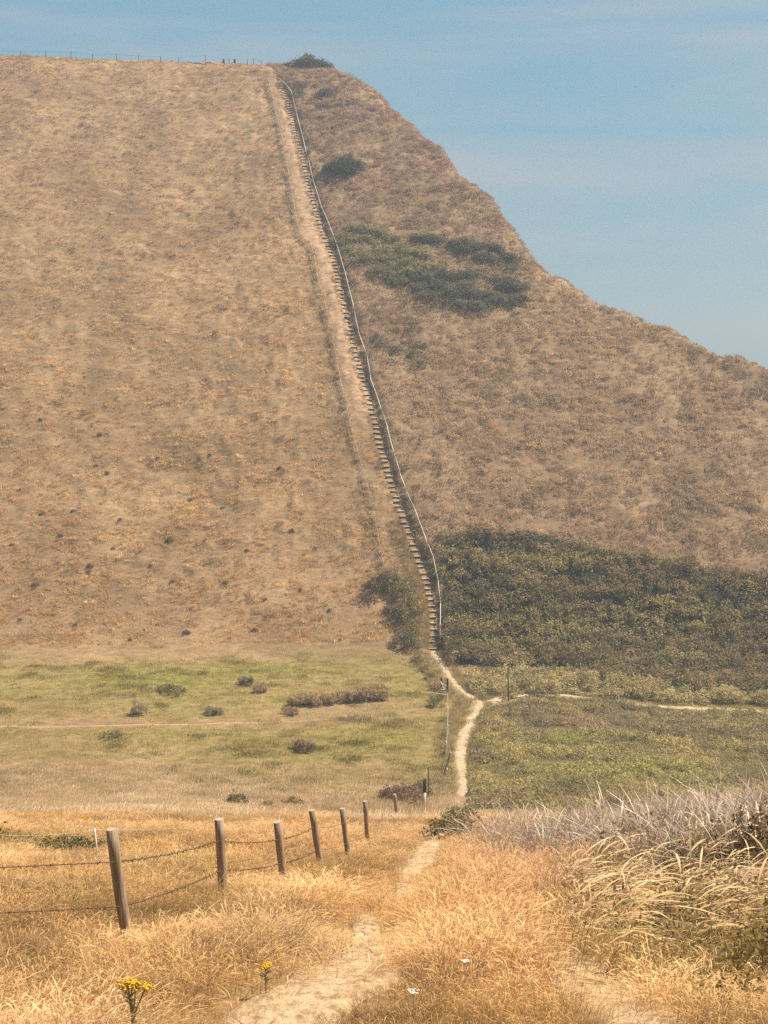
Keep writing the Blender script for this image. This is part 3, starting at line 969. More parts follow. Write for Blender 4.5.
# thistles, docks and tufts on the green valley floor
def weeds(name, lst, label, group=None, cat='weed clump', n=34, dark=False):
    """dead upright stalks with seed tops"""
    x, y, z = P([l[0] for l in lst], [l[1] for l in lst])
    o0_ = (x[0], y[0], z[0])
    e = empty(name, o0_, label, cat, group)
    V, Fc, T, B = [], [], [], []
    mb = MB()
    dm = []
    for i, l in enumerate(lst):
        for k in range(int(n * l[2])):
            a = random.uniform(0, 6.28); rr = l[2] * math.sqrt(random.random())
            b0 = Vector((x[i] + math.cos(a) * rr, y[i] + math.sin(a) * rr, z[i] - .05)) - Vector(o0_)
            hh = l[3] * random.uniform(.6, 1.1)
            mb.tube([b0, b0 + Vector((random.uniform(-.15, .15), random.uniform(-.15, .15), hh))], .018, .01, 4, False)
            dm.append((*(b0 + Vector((0, 0, hh * random.uniform(.35, .9)))), random.uniform(.12, .22), random.uniform(.15, .35), l[4]))
    mb.build('stem', M_STEM, e)
    V, Fc, T, B = foliage(dm, .055, 420, None)
    link('seed_head', mesh_np('seed_head', V, Fc, False, T, B), M_LEAF, e)
    return e


TH = (.44, .30, .165)
weeds('thistle_clump', [(296, 706, .9, .9, TH), (306, 704, 1.1, 1.1, TH), (318, 705, 1.1, 1.1, TH), (330, 704, 1.0, 1.1, TH), (290, 715, .8, .8, TH)], 'long band of brown thistles in the green field, its left half', 'thistles in the green field')
weeds('thistle_clump', [(344, 702, 1.0, 1.2, TH), (356, 701, 1.1, 1.3, TH), (368, 700, 1.2, 1.4, TH), (379, 700, 1.0, 1.2, TH)], 'tall band of brown thistles in the green field, its right half', 'thistles in the green field')
weeds('thistle_clump', [(305, 752, .9, 1.1, (.32, .22, .13)), (300, 749, .6, .8, TH)], 'small dark thistle tuft below the long thistle band', 'thistles in the green field')
weeds('thistle_clump', [(140, 715, .9, 1.2, (.38, .29, .17))], 'lone pale thistle tuft in the left of the green field', 'thistles in the green field')
weeds('thistle_clump', [(214, 714, .9, .7, (.34, .27, .14))], 'low pale weed tuft midway between lone thistle and long thistle band', 'thistles in the green field')
weeds('thistle_clump', [(260, 692, .8, .8, TH), (246, 684, .9, .8, (.3, .23, .15))], 'small brown thistle tuft above the left end of the long band', 'thistles in the green field')
bush('rush_tuft', px_domes([(172, 692, 1.5, .7, (.24, .20, .07)), (164, 690, 1.0, .6, (.22, .19, .065))]), .1, 90, 'low green rush tuft in the upper green field', group='rush tufts')
bush('rush_tuft', px_domes([(236, 806, .9, 1.0, (.17, .13, .055)), (231, 806, .7, .7, (.2, .15, .06))]), .08, 150, 'dark rounded tuft where dry grass meets the green field', group='rush tufts')
bush('rush_tuft', px_domes([(113, 737, 1.4, .5, (.25, .21, .07))]), .1, 90, 'flat green tuft below the pale track in the green field', group='rush tufts')
bush('rush_tuft', px_domes([(293, 806, .8, .7, (.22, .16, .065)), (268, 808, .7, .6, (.25, .18, .075))]), .08, 150, 'small brown green tuft right of the dark rounded tuft', group='rush tufts')
bush('bramble_bush', px_domes([(62, 858, .6, .42, (.105, .10, .045)), (76, 857, .65, .5, (.105, .10, .045)), (50, 858, .5, .36, (.12, .11, .045)), (88, 858, .45, .36, (.105, .10, .045))]), .035, 500,
     'low dark green bramble behind the thin pale stake', stem_r=.01)
bush('bramble_bush', px_domes([(5, 852, .8, .4, (.26, .19, .07)), (24, 852, .7, .42, (.25, .19, .07))]), .035, 350, 'low olive bramble at the left edge behind the fence', stem_r=.01)

# dark tussocks dotted over the left hillside
tk = [(43, 514, 1), (90, 567, 1.3), (113, 549, .7), (170, 541, 1.4), (35, 586, 1.3), (88, 573, .8), (186, 633, 1.2), (225, 584, 1), (100, 435, .9), (96, 466, .8), (108, 473, .9), (73, 511, .6),
      (60, 536, 1), (20, 490, .7), (222, 508, .7), (280, 468, .8), (292, 530, .8), (315, 548, .7), (247, 551, .8), (172, 582, .8), (150, 566, .6), (120, 520, .8), (210, 455, .7), (158, 458, .7),
      (40, 420, .8), (300, 590, .7), (75, 625, .8), (130, 640, .7), (255, 630, .9), (330, 610, .7), (340, 640, .6), (20, 620, .7), (205, 540, .7), (265, 600, .7), (12, 545, .8), (190, 500, .8)]
protos = []
for i in range(3):
    V, Fc, T, B = foliage([(0, 0, -.1, .5, .55, (.17, .115, .055)), (.35, .1, -.1, .35, .4, (.2, .14, .065))], .07, 260, None)
    protos.append(mesh_np('tussock', V, Fc, False, T, B)); protos[-1].materials.append(M_LEAF)
tx, ty, tz = P([t[0] for t in tk], [t[1] for t in tk])
for i, t in enumerate(tk):
    o = bpy.data.objects.new('tussock', protos[i % 3]); COL.objects.link(o)
    s = t[2] * .68; o.location = (tx[i], ty[i], tz[i]); o.scale = (s, s, s * random.uniform(.8, 1.1)); o.rotation_euler = (0, 0, random.uniform(0, 6))
    tag(o, 'small dark tussock dotted on the dry hillside left of the steps', 'tussock', 'dark tussocks on the left hillside')

# ------------------------------------------------------------------ thicket, bramble bank
def mass(name, poly, n, rr, hh, tintf, leaf, dens, label, cat, mind=.75):
    us = [p[0] for p in poly]; vs = [p[1] for p in poly]
    cu = RNG.uniform(min(us), max(us), n * 30); cv = RNG.uniform(min(vs), max(vs), n * 30)
    k = inpoly(cu, cv, poly); cu, cv = cu[k], cv[k]
    x, y, z = P(cu, cv)
    keep = []
    for i in range(len(x)):
        if len(keep) >= n: break
        r = RNG.uniform(*rr)
        ok = True
        for (j, r2) in keep:
            if (x[i] - x[j]) ** 2 + (y[i] - y[j]) ** 2 < (mind * (r + r2)) ** 2: ok = False; break
        if ok: keep.append((i, r))
    domes = []
    for i, r in keep:
        domes.append((x[i], y[i], z[i] - .5 + 2.4 * float(fbm(x[i] / 7.5 + 2, y[i] / 4.2, 93, 2)) - .7, r, RNG.uniform(*hh) * r, tintf(x[i], y[i], cu[i], cv[i])))
    V, Fc, T, B = foliage(domes, leaf, dens, None, .3)
    o = link(name, mesh_np(name, V, Fc, False, T, B), M_LEAF)
    return tag(o, label, cat, None, 'stuff')


def thick_tint(x, y, u, v):
    n = float(fbm(x / 7, y / 7, 91, 3))
    band = float(ell(u, v, 640, 618, 160, 14)) * .9 + float(ell(u, v, 500, 625, 40, 10)) * .6
    c = np.array((.25, .182, .08)) * (1 - n) + np.array((.34, .24, .115)) * n
    band += max(0, float(fbm(x / 16, y / 3.2, 95, 2)) - .52) * 3
    c = c * (1 - min(1, band) * .6) + np.array((.44, .36, .125)) * min(1, band) * .6
    return c * RNG.uniform(.72, 1.25)


mass('thicket', THICKET, 420, (.9, 1.9), (.65, .95), thick_tint, .15, 44, 'dense dark olive thicket covering the foot of the hill right of the steps', 'thicket', .5)
mass('bramble_bank', BRAMBLE, 110, (.7, 1.4), (.6, .95), lambda x, y, u, v: np.array((.48, .38, .17)) * RNG.uniform(.75, 1.25), .12, 60, 'lighter olive bramble bank between thicket and dirt path', 'brambles', .45)


# ------------------------------------------------------------------ grasses and ground cover
def in_view(x, y, m=70):
    z = H(x, y); u, v = project(x, y, z)
    return z, u, v, (u > -m) & (u < W + m) & (v < HGT + 260) & (y > 1)


def away_from(x, y, line, d):
    _, q, _ = seg_dist(x, y, line)
    return q > d


# foreground dry grass
src_fg = [clump_mesh('dry_tuft', 58, .24, .46, .0048, .6, .85, 6, .6, 2.2, (.38, .0), .85) for _ in range(5)]
NFG = 68000
yy = 3 + 62 * RNG.uniform(0, 1, NFG) ** 1.25
xx = RNG.uniform(-1, 1, NFG) * (.30 * yy + 4)
zz, uu, vv, k = in_view(xx, yy, 260)
npw = np.interp(0, [0], [0])
_, dp, _ = seg_dist(xx, yy, NEARPATH); _, dp2, _ = seg_dist(xx, yy, SIDEPATH)
edge = .15 + .2 * (fbm(xx * 2, yy * 2, 101, 2) - .5) + .02 * sstep(14, 8, yy) - .6 * sstep(15.0, 16.3, yy) * sstep(20.4, 19.0, yy) + .10 * sstep(20, 22, yy)
k &= ((dp > edge) | (RNG.uniform(0, 1, NFG) < .05 + .5 * sstep(.12, .34, dp))) & ((dp2 > .22) | (RNG.uniform(0, 1, NFG) < .1))
dens = .5 + .9 * fbm(xx / 1.7, yy / 1.7, 103, 3)
k &= RNG.uniform(0, 1, NFG) < dens
k &= ~(inpoly(uu, vv, [(580, 905), (620, 885), (680, 872), (860, 860), (860, 1010), (700, 985), (620, 950)]) & (RNG.uniform(0, 1, NFG) < .6 * sstep(570, 690, uu)))
xx, yy, zz, uu, vv, dp = [q[k] for q in (xx, yy, zz, uu, vv, dp)]
n1 = fbm(xx / 2.2, yy / 2.2, 105, 3); n2 = fbm(xx / 2.6, yy / 3.4, 107, 3)
col = mixc((.42, .265, .115), (.60, .425, .23), np.clip(n1 * 1.8 - .4, 0, 1))
col = mixc(col, (.25, .155, .06), np.clip(n2 * 3.6 - 1.7, 0, 1) * .75)
n3 = fbm(xx / .9, yy / 1.1, 109, 2); col = col * (1 + 1.0 * (n3[:, None] - .5))  # clump-sized tone swing puts the brown shadows between tufts into the colour
backm = sstep(470, 530, uu) * sstep(880, 845, vv); col = mixc(col, (.38, .29, .185), backm)
pink = ell(uu, vv, 520, 870, 70, 60); col = mixc(col, (.47, .29, .185), np.clip(pink, 0, 1) * .5)
olive = ell(uu, vv, 690, 960, 130, 60); col = mixc(col, (.36, .26, .105), np.clip(olive, 0, 1) * .8)
orange = ell(uu, vv, 470, 940, 80, 90); col = mixc(col, (.54, .345, .165), np.clip(orange, 0, 1) * .6)
dark_patch = ell(uu, vv, 40, 850, 90, 14) + .8 * ell(uu, vv, 190, 872, 60, 12) + .7 * ell(uu, vv, 215, 905, 40, 10) + .6 * ell(uu, vv, 80, 910, 60, 10) + .5 * ell(uu, vv, 330, 880, 40, 14) ; col = mixc(col, (.26, .19, .06), np.clip(dark_patch, 0, 1) * .6)  # dark olive patches paint shadowed hollows into the grass tint
col = col * (1 + RNG.normal(size=(len(xx), 1)) * .13) * np.array((.99, .95, .90))
fdist = seg_dist(xx, yy, [(q[0].x, q[0].y) for q in att])[1]
sc = (.7 + .3 * sstep(.3, 1.2, fdist)) * (.62 + .38 * sstep(6, 14, yy)) * RNG.uniform(.6, 1.2, len(xx)) * (.4 + .6 * sstep(.15, .8, dp)) * (1 - .25 * sstep(.35, .75, n2))
scatter('dry_grass', np.stack([xx, yy, zz], 1), sc, col, src_fg, 'tall straw coloured dry grass covering the near slope', 'grass', .2, 1.3)

# loose straw lying on the trodden path
src_l = [clump_mesh('straw_litter', 16, .14, .07, .005, 3.2, .9, 3, .2, 1.6, (.3, .2), 1.0) for _ in range(4)]
NL = 9000
yy = RNG.uniform(5, 45, NL); xx = RNG.uniform(-3, 4, NL)
zz, uu, vv, k = in_view(xx, yy, 200)
_, dl, _ = seg_dist(xx, yy, NEARPATH); _, dl2, _ = seg_dist(xx, yy, SIDEPATH)
k &= np.minimum(dl, dl2) < .5
xx, yy, zz = xx[k], yy[k], zz[k]
scatter('straw_litter', np.stack([xx, yy, zz + .03], 1), RNG.uniform(.5, 1.4, len(xx)), mixc(tints((.58, .42, .24), len(xx), .2), (.24, .15, .07), (RNG.uniform(0, 1, len(xx)) < .3) * 1.0), src_l, 'loose broken straw scattered over the trodden path', 'straw', .2)

# mid slope dry grass
src_mid = [clump_mesh('dry_tuft', 34, .42, .5, .02, .5, .5, 3, .3, 1.6, (.6, .05)) for _ in range(4)]
NM = 52000
yy = RNG.uniform(55, 132, NM); xx = RNG.uniform(-1, 1, NM) * (.28 * yy + 5)
zz, uu, vv, k = in_view(xx, yy)
k &= ~(inpoly(uu, vv, SCRUB) & (yy > 112)) & away_from(xx, yy, FARPATH, .8)
g = greenness(xx, yy, zz, uu, vv)
k &= RNG.uniform(0, 1, NM) > g * 1.2
xx, yy, zz, uu, vv = [q[k] for q in (xx, yy, zz, uu, vv)]
n1 = fbm(xx / 4, yy / 4, 111, 3); n2 = fbm(xx / 9, yy / 9, 113, 3)
col = mixc((.64, .47, .26), (.82, .66, .44), np.clip(n1 * 1.8 - .4, 0, 1)); col = mixc(col, (.40, .26, .095), np.clip(n2 * 2.6 - 1.2, 0, 1) * .8)
col = col * (1 + RNG.normal(size=(len(xx), 1)) * .12)
scatter('slope_grass', np.stack([xx, yy, zz], 1), RNG.uniform(.6, 1.2, len(xx)), col, src_mid, 'pale dry grass on the lower slope before the green field', 'grass', .12, .6)

# green valley grass
src_g = [clump_mesh('green_tuft', 30, .5, .22, .03, .5, .4, 2, 0, 1, (.3, .0)) for _ in range(4)]
NG = 62000
yy = RNG.uniform(112, 200, NG); xx = RNG.uniform(-1, 1, NG) * (.28 * yy + 5)
zz, uu, vv, k = in_view(xx, yy)
k &= ~inpoly(uu, vv, SCRUB) & ~inpoly(uu, vv, THICKET) & ~inpoly(uu, vv, BRAMBLE) & away_from(xx, yy, FARPATH, .75) & away_from(xx, yy, FORKPATH, .9) & (away_from(xx, yy, TRAIL, .35) | (RNG.uniform(0, 1, NG) < .35)) & (vv > 630)
k &= ~((yy > 184) & (seg_dist(xx, yy, STAIR)[1] < 1.0))
xx, yy, zz, uu, vv = [q[k] for q in (xx, yy, zz, uu, vv)]
g = greenness(xx, yy, zz, uu, vv)
col = mixc((.58, .44, .23), (.70, .56, .33), fbm(xx / 3, yy / 3, 121, 2))
col = mixc(col, mixc((.48, .375, .13), (.37, .30, .082), sstep(.45, 1, g)), sstep(.05, .5, g))
lt = fbm(xx / 1.3, yy / 1.0, 123, 2); rg = fbm(xx / 3.1, yy / 2.0, 125, 3); col = mixc(col, (.24, .19, .06), np.clip(rg * 4 - 2.3, 0, 1) * .7); col = col * (1 + .8 * (lt[:, None] - .5)) * (1 + RNG.normal(size=(len(xx), 1)) * .13)
scatter('field_grass', np.stack([xx, yy, zz], 1), RNG.uniform(.4, 1.1, len(xx)) * (.6 + .7 * lt + 1.2 * np.clip(rg * 4 - 2.3, 0, 1)), col, src_g, 'short green and yellowing grass of the valley field', 'grass', .1)

# hillside grass, left and right of the steps
src_h = [clump_mesh('hill_tuft', 30, .3, .34, .032, .6, .6, 2, 0, 1, (.2, -.2), .8) for _ in range(5)]
NH = 190000
yy = RNG.uniform(180, 316, NH); xx = RNG.uniform(-1, 1, NH) * (.27 * yy + 4)
zz, uu, vv, k = in_view(xx, yy, 50)
sd, sdist, _ = seg_dist(xx, yy, STAIR); bd, bdist, _ = seg_dist(xx, yy, BANK)
cl, _, _ = seg_dist(xx, yy, CLIFF)
leftside = bd < .8
worn = (bd > .5) & (sd < .8) & (yy > 212)
k &= (sdist > .7) & (~worn | (RNG.uniform(0, 1, NH) < .13)) & (sd < 1) & (cl < 2) & (vv < 675)
tm = fbm(xx / 2.0, yy / 1.2, 131, 3)
k &= RNG.uniform(0, 1, NH) < np.clip((tm - .2) * 3, .45, 1)
xx, yy, zz, uu, vv, tm, bd = [q[k] for q in (xx, yy, zz, uu, vv, tm, bd)]
n1 = fbm(xx / 5, yy / 3.2, 133, 4); n2 = fbm(xx / 22, yy / 14, 135, 3)
col = mixc((.60, .375, .155), (.80, .55, .255), np.clip(n1 * 1.7 - .35, 0, 1)); col = mixc(col, (.44, .265, .12), np.clip(n2 * 2.4 - 1.0, 0, 1) * .35)
col = mixc(col, (.46, .275, .19), sstep(380, 110, vv) * .8)  # pinkish haze of the hilltop mixed into the grass colour
g = greenness(xx, yy, zz, uu, vv); col = mixc(col, (.25, .21, .06), sstep(.05, .6, g))
pale = (RNG.uniform(0, 1, len(xx)) < .06) & (tm > .45); col[pale] = col[pale] * .6 + np.array((.78, .60, .37)) * .45
dkt = (RNG.uniform(0, 1, len(xx)) < .014) & ~pale; col[dkt] = np.array((.17, .105, .05))
big = 1 + .6 * pale + .5 * dkt
col[np.abs(bd + 1.3) < .7] *= .75  # shade on the left of the bank, darkened into the tint
rut = ell(uu, vv, 92, 380, 3.5, 90) + ell(uu, vv, 217, 320, 3, 50) + ell(uu, vv, 106, 450, 3, 60); col = col * (1 - .3 * np.clip(rut, 0, 1))[:, None]
col[ell(uu, vv, 178, 430, 16, 6) > .4] = (.36, .25, .07)
col = col * np.clip(1 + RNG.normal(size=(len(xx), 1)) * .22, .4, 2)
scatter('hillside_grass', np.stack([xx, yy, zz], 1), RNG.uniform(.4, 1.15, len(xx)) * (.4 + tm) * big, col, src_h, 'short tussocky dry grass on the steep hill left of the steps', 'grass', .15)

src_b = [leafclump_mesh('bracken_tuft', 60, .55, .5, .1, .35, .8) for _ in range(3)] + [clump_mesh('rough_tuft', 30, .4, .6, .035, .6, .5, 3, .2, 1.5, (.3, -.2)) for _ in range(3)]
NB = 80000
yy = RNG.uniform(184, 318, NB); xx = RNG.uniform(-30, 75, NB)
zz, uu, vv, k = in_view(xx, yy, 60)
sd, sdist, _ = seg_dist(xx, yy, STAIR); cl, _, _ = seg_dist(xx, yy, CLIFF)
k &= (sd > .95) & (cl < 6) & ~inpoly(uu, vv, THICKET) & (vv < 690) & ~inpoly(uu, vv, BRAMBLE)
tm = fbm(xx / 2.6, yy / 2.0, 141, 3)
k &= RNG.uniform(0, 1, NB) < np.clip((tm - .2) * 2.6, .4, 1)
xx, yy, zz, uu, vv, tm = [q[k] for q in (xx, yy, zz, uu, vv, tm)]
n1 = fbm(xx / 3.2, yy / 2.6, 143, 4); n2 = fbm(xx / 14, yy / 12, 145, 3)
col = mixc((.36, .235, .13), (.58, .41, .24), np.clip(n1 * 1.7 - .35, 0, 1))
col = mixc(col, (.27, .20, .11), np.clip(n2 * 2.6 - 1.2, 0, 1) * .6)
col = mixc(col, (.40, .25, .18), sstep(330, 120, vv) * .75)  # upper bracken tinted towards the pink grey of the haze
gold = ell(uu, vv, 540, 430, 200, 90); col = mixc(col, (.56, .395, .215), np.clip(gold, 0, 1) * .55)
col = col * np.clip(1.05 + RNG.normal(size=(len(xx), 1)) * .22, .4, 2)
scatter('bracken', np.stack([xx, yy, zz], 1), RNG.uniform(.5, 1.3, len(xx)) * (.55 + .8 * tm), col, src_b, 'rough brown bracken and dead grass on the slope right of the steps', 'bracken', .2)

# scrub on the right of the valley floor
src_s = [leafclump_mesh('scrub_tuft', 90, .6, .6, .085, .45, .7) for _ in range(4)] + [clump_mesh('scrub_grass', 30, .4, .55, .03, .6, .5, 3, .2, 1.4, (.4, 0))]
NS = 40000
yy = RNG.uniform(104, 178, NS); xx = RNG.uniform(2, 62, NS)
zz, uu, vv, k = in_view(xx, yy, 60)
k &= inpoly(uu, vv, SCRUB) & away_from(xx, yy, FARPATH, .85) & away_from(xx, yy, FORKPATH, 1.0)
tm = fbm(xx / 2.6, yy / 2.2, 151, 3)
k &= RNG.uniform(0, 1, NS) < np.clip((tm - .2) * 2.6, .2, 1)
xx, yy, zz, uu, vv, tm = [q[k] for q in (xx, yy, zz, uu, vv, tm)]
n1 = fbm(xx / 4, yy / 3.4, 153, 4)
col = mixc((.34, .26, .125), (.55, .44, .17), np.clip(n1 * 2.4 - .7, 0, 1)); col = mixc(col, (.50, .37, .21), np.clip(fbm(xx / 2.2, yy / 1.6, 157, 3) * 4 - 2.2, 0, 1) * .6)
br = ell(uu, vv, 570, 725, 70, 12) + ell(uu, vv, 690, 725, 60, 8) * .6; col = mixc(col, (.46, .33, .20), np.clip(br, 0, 1) * .7)
gr = ell(uu, vv, 570, 741, 28, 6) + .55 * ell(uu, vv, 640, 775, 120, 12); col = mixc(col, (.46, .45, .11), np.clip(gr, 0, 1) * .8)
col = col * (1 + RNG.normal(size=(len(xx), 1)) * .16)
scatter('valley_scrub', np.stack([xx, yy, zz], 1), RNG.uniform(.4, 1.2, len(xx)) * (.25 + 1.5 * tm), col, src_s, 'low olive green scrub on the valley floor right of the path', 'scrub', .15)

# verge of taller grass along the valley path and the foot of the steps
src_v = [clump_mesh('verge_tuft', 34, .4, .65, .028, .6, .5, 3, .2, 1.4, (.4, 0)) for _ in range(3)]
pv, tv = [], []
for line, off, dn, cc in ((FARPATH, (-.9, -2.6), 900, (.46, .35, .16)), (FARPATH, (.55, 1.3), 500, (.40, .31, .13)), ([(q[0] - .9, q[1]) for q in STAIR[:9]], (.4, -1.5), 520, (.42, .32, .15)),
                          ([(q[0], q[1]) for q in BANK], (-.35, .35), 900, (.60, .45, .27)), ([(q[0], q[1]) for q in STAIR], (.62, 1.25), 1500, (.15, .105, .055)), ([(q[0], q[1]) for q in STAIR], (-.55, -.9), 500, (.40, .26, .13))):  # near-black tint right of the steps paints the shadow band into the grass
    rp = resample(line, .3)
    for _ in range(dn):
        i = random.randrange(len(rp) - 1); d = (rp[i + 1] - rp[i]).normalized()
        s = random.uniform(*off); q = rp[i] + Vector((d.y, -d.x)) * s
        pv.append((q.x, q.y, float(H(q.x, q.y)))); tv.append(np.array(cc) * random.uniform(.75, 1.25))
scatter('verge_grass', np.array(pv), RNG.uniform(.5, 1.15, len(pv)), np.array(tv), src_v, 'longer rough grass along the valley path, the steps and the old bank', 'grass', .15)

# right foreground: arching plume grass, grey dead stalks
src_p = [clump_mesh('plume_tuft', 10, .2, .95, .0075, .62, .95, 9, .85, 3.6, (.9, .0), .3) for _ in range(5)]
pts = []
for _ in range(900):
    u, v = random.uniform(555, 800), random.uniform(872, 1010)
    if v < 872 + (640 - u) * .2 or v > 965 + random.uniform(-25, 25): continue
    pts.append((u, v, random.random()))
x, y, z = P([p[0] for p in pts], [p[1] for p in pts])
k = RNG.uniform(0, 1, len(x)) < .40
x, y, z = x[k], y[k], z[k]
u, v = project(x, y, z)
col = mixc(tints((.46, .335, .19), len(x), .2), (.36, .25, .10), sstep(925, 985, v) * .7)
scatter('plume_grass', np.stack([x, y, z], 1), RNG.uniform(.75, 1.1, len(x)), col, src_p, 'tall pale arching plume grass bent over by the wind at right', 'grass', .12, .5)

src_d = [clump_mesh('stalk_tuft', 12, .4, 1.0, .013, .7, RNG.uniform(.2, .9), 6, .4, 1.6, (RNG.uniform(-.5, .7), .0), 1.0) for _ in range(7)]
pts = []
while len(pts) < 850:
    u, v = random.uniform(476, 800), random.uniform(800, 905)
    if v > 846 + (u - 476) * .10 + random.uniform(0, 26) or v < 838 - (u - 476) * .06: continue
    pts.append((u, v))
x, y, z = P([p[0] for p in pts], [p[1] for p in pts])
col = mixc(tints((.45, .375, .29), len(x), .25), (.24, .17, .115), (RNG.uniform(0, 1, len(x)) < .5) * .9)
scatter('dead_stalks', np.stack([x, y, z], 1), RNG.uniform(.55, 1.0, len(x)), col, src_d, 'tangle of grey dead stalks along the top of the right bank', 'dead stalks', .25, .8)

src_u = [leafclump_mesh('bank_scrub_tuft', 150, .3, .62, .028, .4, .7) for _ in range(3)] + [clump_mesh('bank_grass', 40, .2, .55, .006, .55, .6, 5, .3, 1.8, (.5, 0), .6) for _ in range(3)]
NU = 9000
yy = RNG.uniform(9, 42, NU); xx = RNG.uniform(1, 12, NU)
zz, uu, vv, k = in_view(xx, yy, 90)
bank = [(556, 905), (580, 862), (660, 840), (720, 826), (860, 800), (860, 1040), (700, 1010), (610, 960)]
k &= inpoly(uu + 45 * (fbm(xx, yy, 163, 2) - .5), vv, bank) & (RNG.uniform(0, 1, NU) < .15 + .7 * sstep(560, 720, uu + 90 * (fbm(xx / .8, yy / .8, 165, 2) - .5)))
xx, yy, zz, uu, vv = [q[k] for q in (xx, yy, zz, uu, vv)]
n1 = fbm(xx / 1.3, yy / 1.3, 161, 3)
col = mixc((.19, .13, .06), (.40, .285, .125), np.clip(n1 * 2.2 - .6, 0, 1)) * np.clip(1 + RNG.normal(size=(len(xx), 1)) * .2, .4, 2)
scatter('bank_scrub', np.stack([xx, yy, zz], 1), RNG.uniform(.5, 1.15, len(xx)), col, src_u, 'brown and olive undergrowth beneath the plume grass on the right bank', 'undergrowth', .15)

# bushes at the right edge of the frame
bush('roadside_bramble', px_domes([(748, 888, .5, .62, (.23, .15, .08)), (772, 884, .6, .85, (.2, .14, .07)), (728, 884, .4, .5, (.25, .165, .09)), (800, 890, .7, .9, (.2, .14, .07)), (756, 872, .5, .8, (.22, .145, .085))]), .028, 700,
     'brown leafed bramble bush at the right edge above the plume grass', stem_r=.012)
bush('roadside_bramble', px_domes([(700, 880, .4, .5, (.18, .13, .065)), (682, 882, .35, .42, (.2, .145, .075)), (716, 878, .35, .5, (.18, .125, .065))]), .028, 700, 'small dark bramble behind the arching plume grass', stem_r=.01)
bush('roadside_bramble', px_domes([(760, 1000, .45, .45, (.22, .16, .05)), (785, 985, .5, .6, (.2, .15, .05)), (740, 1012, .3, .3, (.24, .17, .055))]), .02, 1100, 'low golden olive bush in the lower right corner', stem_r=.008)


# ------------------------------------------------------------------ flowers
def ragwort(px, top, heads, label, scale=1.0):
    b = P1(*px); a, bb, c = ray_dir(*top); t = Vector((a, bb, c)) * (b.y / bb) - b
    e = empty('ragwort', b, label, 'flower', 'ragwort flowers')
    mb = MB(); mf = MB()
    for (dx, dz, r) in heads:
        tip = t + Vector((dx, random.uniform(-.02, .02), dz))
        if len(heads) > 2 or dx == 0:
            mb.tube([Vector((0, 0, -.05)), t * .5 + Vector((dx * .2, 0, 0)), tip], .006, .004, 5)
        for k in range(int(44 * r / .03)):
            q = tip + Vector((random.gauss(0, r * .6), random.gauss(0, r * .6), random.gauss(0, r * .28)))
            s = random.uniform(.004, .008)
            mf.tube([q - Vector((0, 0, .003)), q + Vector((0, 0, .004))], s, s * .75, 7)
    for k in range(14):
        z = random.uniform(.25, .9); p = t * z; an = random.uniform(0, 6.28)
        mb.tube([p, p + Vector((math.cos(an) * .05, math.sin(an) * .05, .03))], .007, .001, 4)
    mb.build('stem', M_GSTEM, e); mf.build('flower_head', M_YELLOW, e)


ragwort((133, 1040), (131, 985), [(-.02, 0, .035), (.03, .006, .03), (.075, -.015, .03), (.0, .01, .03)], 'many headed yellow ragwort in the dry grass at lower left')
ragwort((266, 998), (265.5, 966), [(0, 0, .02), (.012, .002, .018)], 'single yellow flower on a thin stem beside the near path')
ragwort((84, 826), (84, 817), [(0, 0, .1), (.1, 0, .08)], 'tiny far yellow flower head beyond the thin pale stake')


def umbel(px, top, r, label):
    b = P1(*px); a, bb, c = ray_dir(*top); t = Vector((a, bb, c)) * (b.y / bb) - b
    e = empty('umbel_flower', b, label, 'flower', 'pale dry umbel flowers')
    MB().tube([Vector((0, 0, -.05)), t * .5, t], .004, .003, 5).build('stem', M_GSTEM, e)
    mf = MB()
    for k in range(26):
        an = random.uniform(0, 6.28); rr = r * math.sqrt(random.random()); q = t + Vector((math.cos(an) * rr, math.sin(an) * rr, .012 - rr * .12))
        mf.tube([q - Vector((0, 0, .002)), q + Vector((0, 0, .005))], .007, .005, 6)
    mf.build('flower_head', M_WFLOWER, e)


umbel((414, 1020), (413.5, 993), .035, 'flat pale umbel head standing right of the near path')
umbel((466, 992), (465, 963), .025, 'small pale umbel head higher up in the orange grass')
umbel((455, 840), (454, 805), .09, 'white flower head on the leafy bush beside the near path')
umbel((457, 842), (458.5, 812), .09, 'second, lower white flower head on the leafy bush')

# ------------------------------------------------------------------ air
hz = MB().box((0, 0, -5.5), (12600, 12600, 149)).build('haze', [])
m, nt, out = new_mat('sea_haze')
pv_ = nd(nt, 'ShaderNodeVolumePrincipled'); pv_.inputs['Density'].default_value = .00074; pv_.inputs['Color'].default_value = (.56, .66, .71, 1); pv_.inputs['Anisotropy'].default_value = .2
nt.links.new(pv_.outputs[0], out.inputs['Volume'])
hz.data.materials.append(m)
tag(hz, 'thin pale sea haze filling the air over valley and headland', 'haze', None, 'stuff')

# ------------------------------------------------------------------ light
AZ, EL = R(76), R(55)
sunv = Vector((math.sin(AZ) * math.cos(EL), math.cos(AZ) * math.cos(EL), math.sin(EL)))
ld = bpy.data.lights.new('sun', 'SUN'); ld.energy = 5.0; ld.angle = R(.55); ld.color = (1.0, .93, .82)
lo = bpy.data.objects.new('sun', ld); COL.objects.link(lo); lo.rotation_euler = sunv.to_track_quat('Z', 'Y').to_euler()

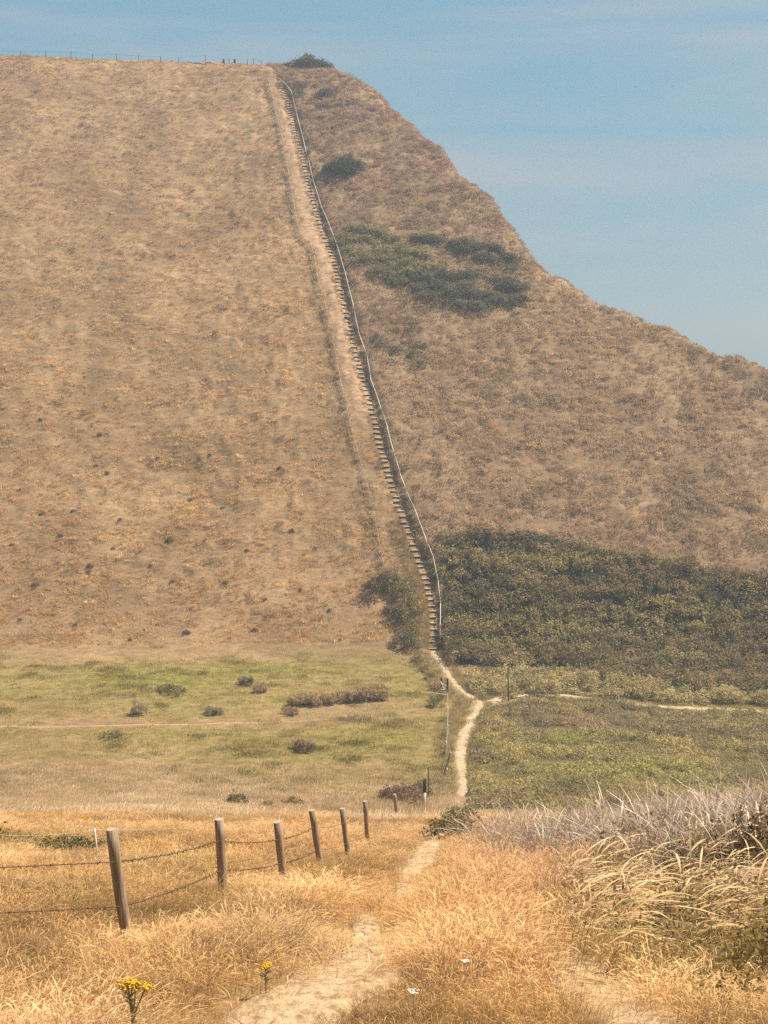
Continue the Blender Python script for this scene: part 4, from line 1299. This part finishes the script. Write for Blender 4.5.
w = bpy.data.worlds.new('World'); scene.world = w; w.use_nodes = True
nt = w.node_tree
for n in list(nt.nodes): nt.nodes.remove(n)
out = nt.nodes.new('ShaderNodeOutputWorld'); bg = nt.nodes.new('ShaderNodeBackground'); bg.inputs['Strength'].default_value = .065
sky = nt.nodes.new('ShaderNodeTexSky'); sky.sky_type = 'NISHITA'; sky.sun_disc = False; sky.sun_elevation = EL; sky.sun_rotation = AZ; sky.altitude = 60; sky.air_density = 1.0; sky.dust_density = .6; sky.ozone_density = 1.0
tc = nd(nt, 'ShaderNodeTexCoord')
mp = nd(nt, 'ShaderNodeMapping'); mp.inputs['Scale'].default_value = (1.6, 1.6, 11); mp.inputs['Location'].default_value = (0, 0, 0)
nt.links.new(tc.outputs['Generated'], mp.inputs[0])
nz = nd(nt, 'ShaderNodeTexNoise'); nz.inputs['Scale'].default_value = 1.35; nz.inputs['Detail'].default_value = 5; nz.inputs['Roughness'].default_value = .5; nz.inputs['Distortion'].default_value = .4
nt.links.new(mp.outputs[0], nz.inputs['Vector'])
mr = nd(nt, 'ShaderNodeMapRange'); mr.inputs['From Min'].default_value = .47; mr.inputs['From Max'].default_value = .63; mr.inputs['To Max'].default_value = .8
nt.links.new(nz.outputs['Fac'], mr.inputs['Value'])
mx = nd(nt, 'ShaderNodeMix', data_type='RGBA'); mx.inputs['B'].default_value = (4.25, 4.5, 4.95, 1)
sxyz = nd(nt, 'ShaderNodeSeparateXYZ'); nt.links.new(tc.outputs['Generated'], sxyz.inputs[0])
low = nd(nt, 'ShaderNodeMapRange'); low.inputs['From Min'].default_value = .18; low.inputs['From Max'].default_value = .5; low.inputs['To Min'].default_value = .8; low.inputs['To Max'].default_value = 0
nt.links.new(sxyz.outputs['Z'], low.inputs['Value'])
veil = nd(nt, 'ShaderNodeMix', data_type='RGBA'); veil.inputs['B'].default_value = (1.75, 3.75, 4.9, 1)
nt.links.new(low.outputs[0], veil.inputs['Factor']); nt.links.new(sky.outputs[0], veil.inputs['A'])
nt.links.new(mr.outputs[0], mx.inputs['Factor']); nt.links.new(veil.outputs['Result'], mx.inputs['A'])
nt.links.new(mx.outputs['Result'], bg.inputs['Color']); nt.links.new(bg.outputs[0], out.inputs['Surface'])

# ------------------------------------------------------------------ camera
cd = bpy.data.cameras.new('camera'); cd.sensor_fit = 'VERTICAL'; cd.sensor_height = 24; cd.lens = F * 24 / HGT; cd.clip_end = 20000; cd.clip_start = .1
co = bpy.data.objects.new('camera', cd); COL.objects.link(co); co.location = (0, 0, 0); co.rotation_euler = (math.pi / 2 - PITCH, 0, 0)
scene.camera = co

scene.render.engine = 'CYCLES'
scene.view_settings.view_transform = 'Standard'; scene.view_settings.look = 'None'; scene.view_settings.gamma = 1; scene.view_settings.exposure = .82
scene.cycles.use_denoising = False
scene.cycles.max_bounces = 5; scene.cycles.diffuse_bounces = 3; scene.cycles.transmission_bounces = 3; scene.cycles.volume_bounces = 0
scene.cycles.transparent_max_bounces = 4
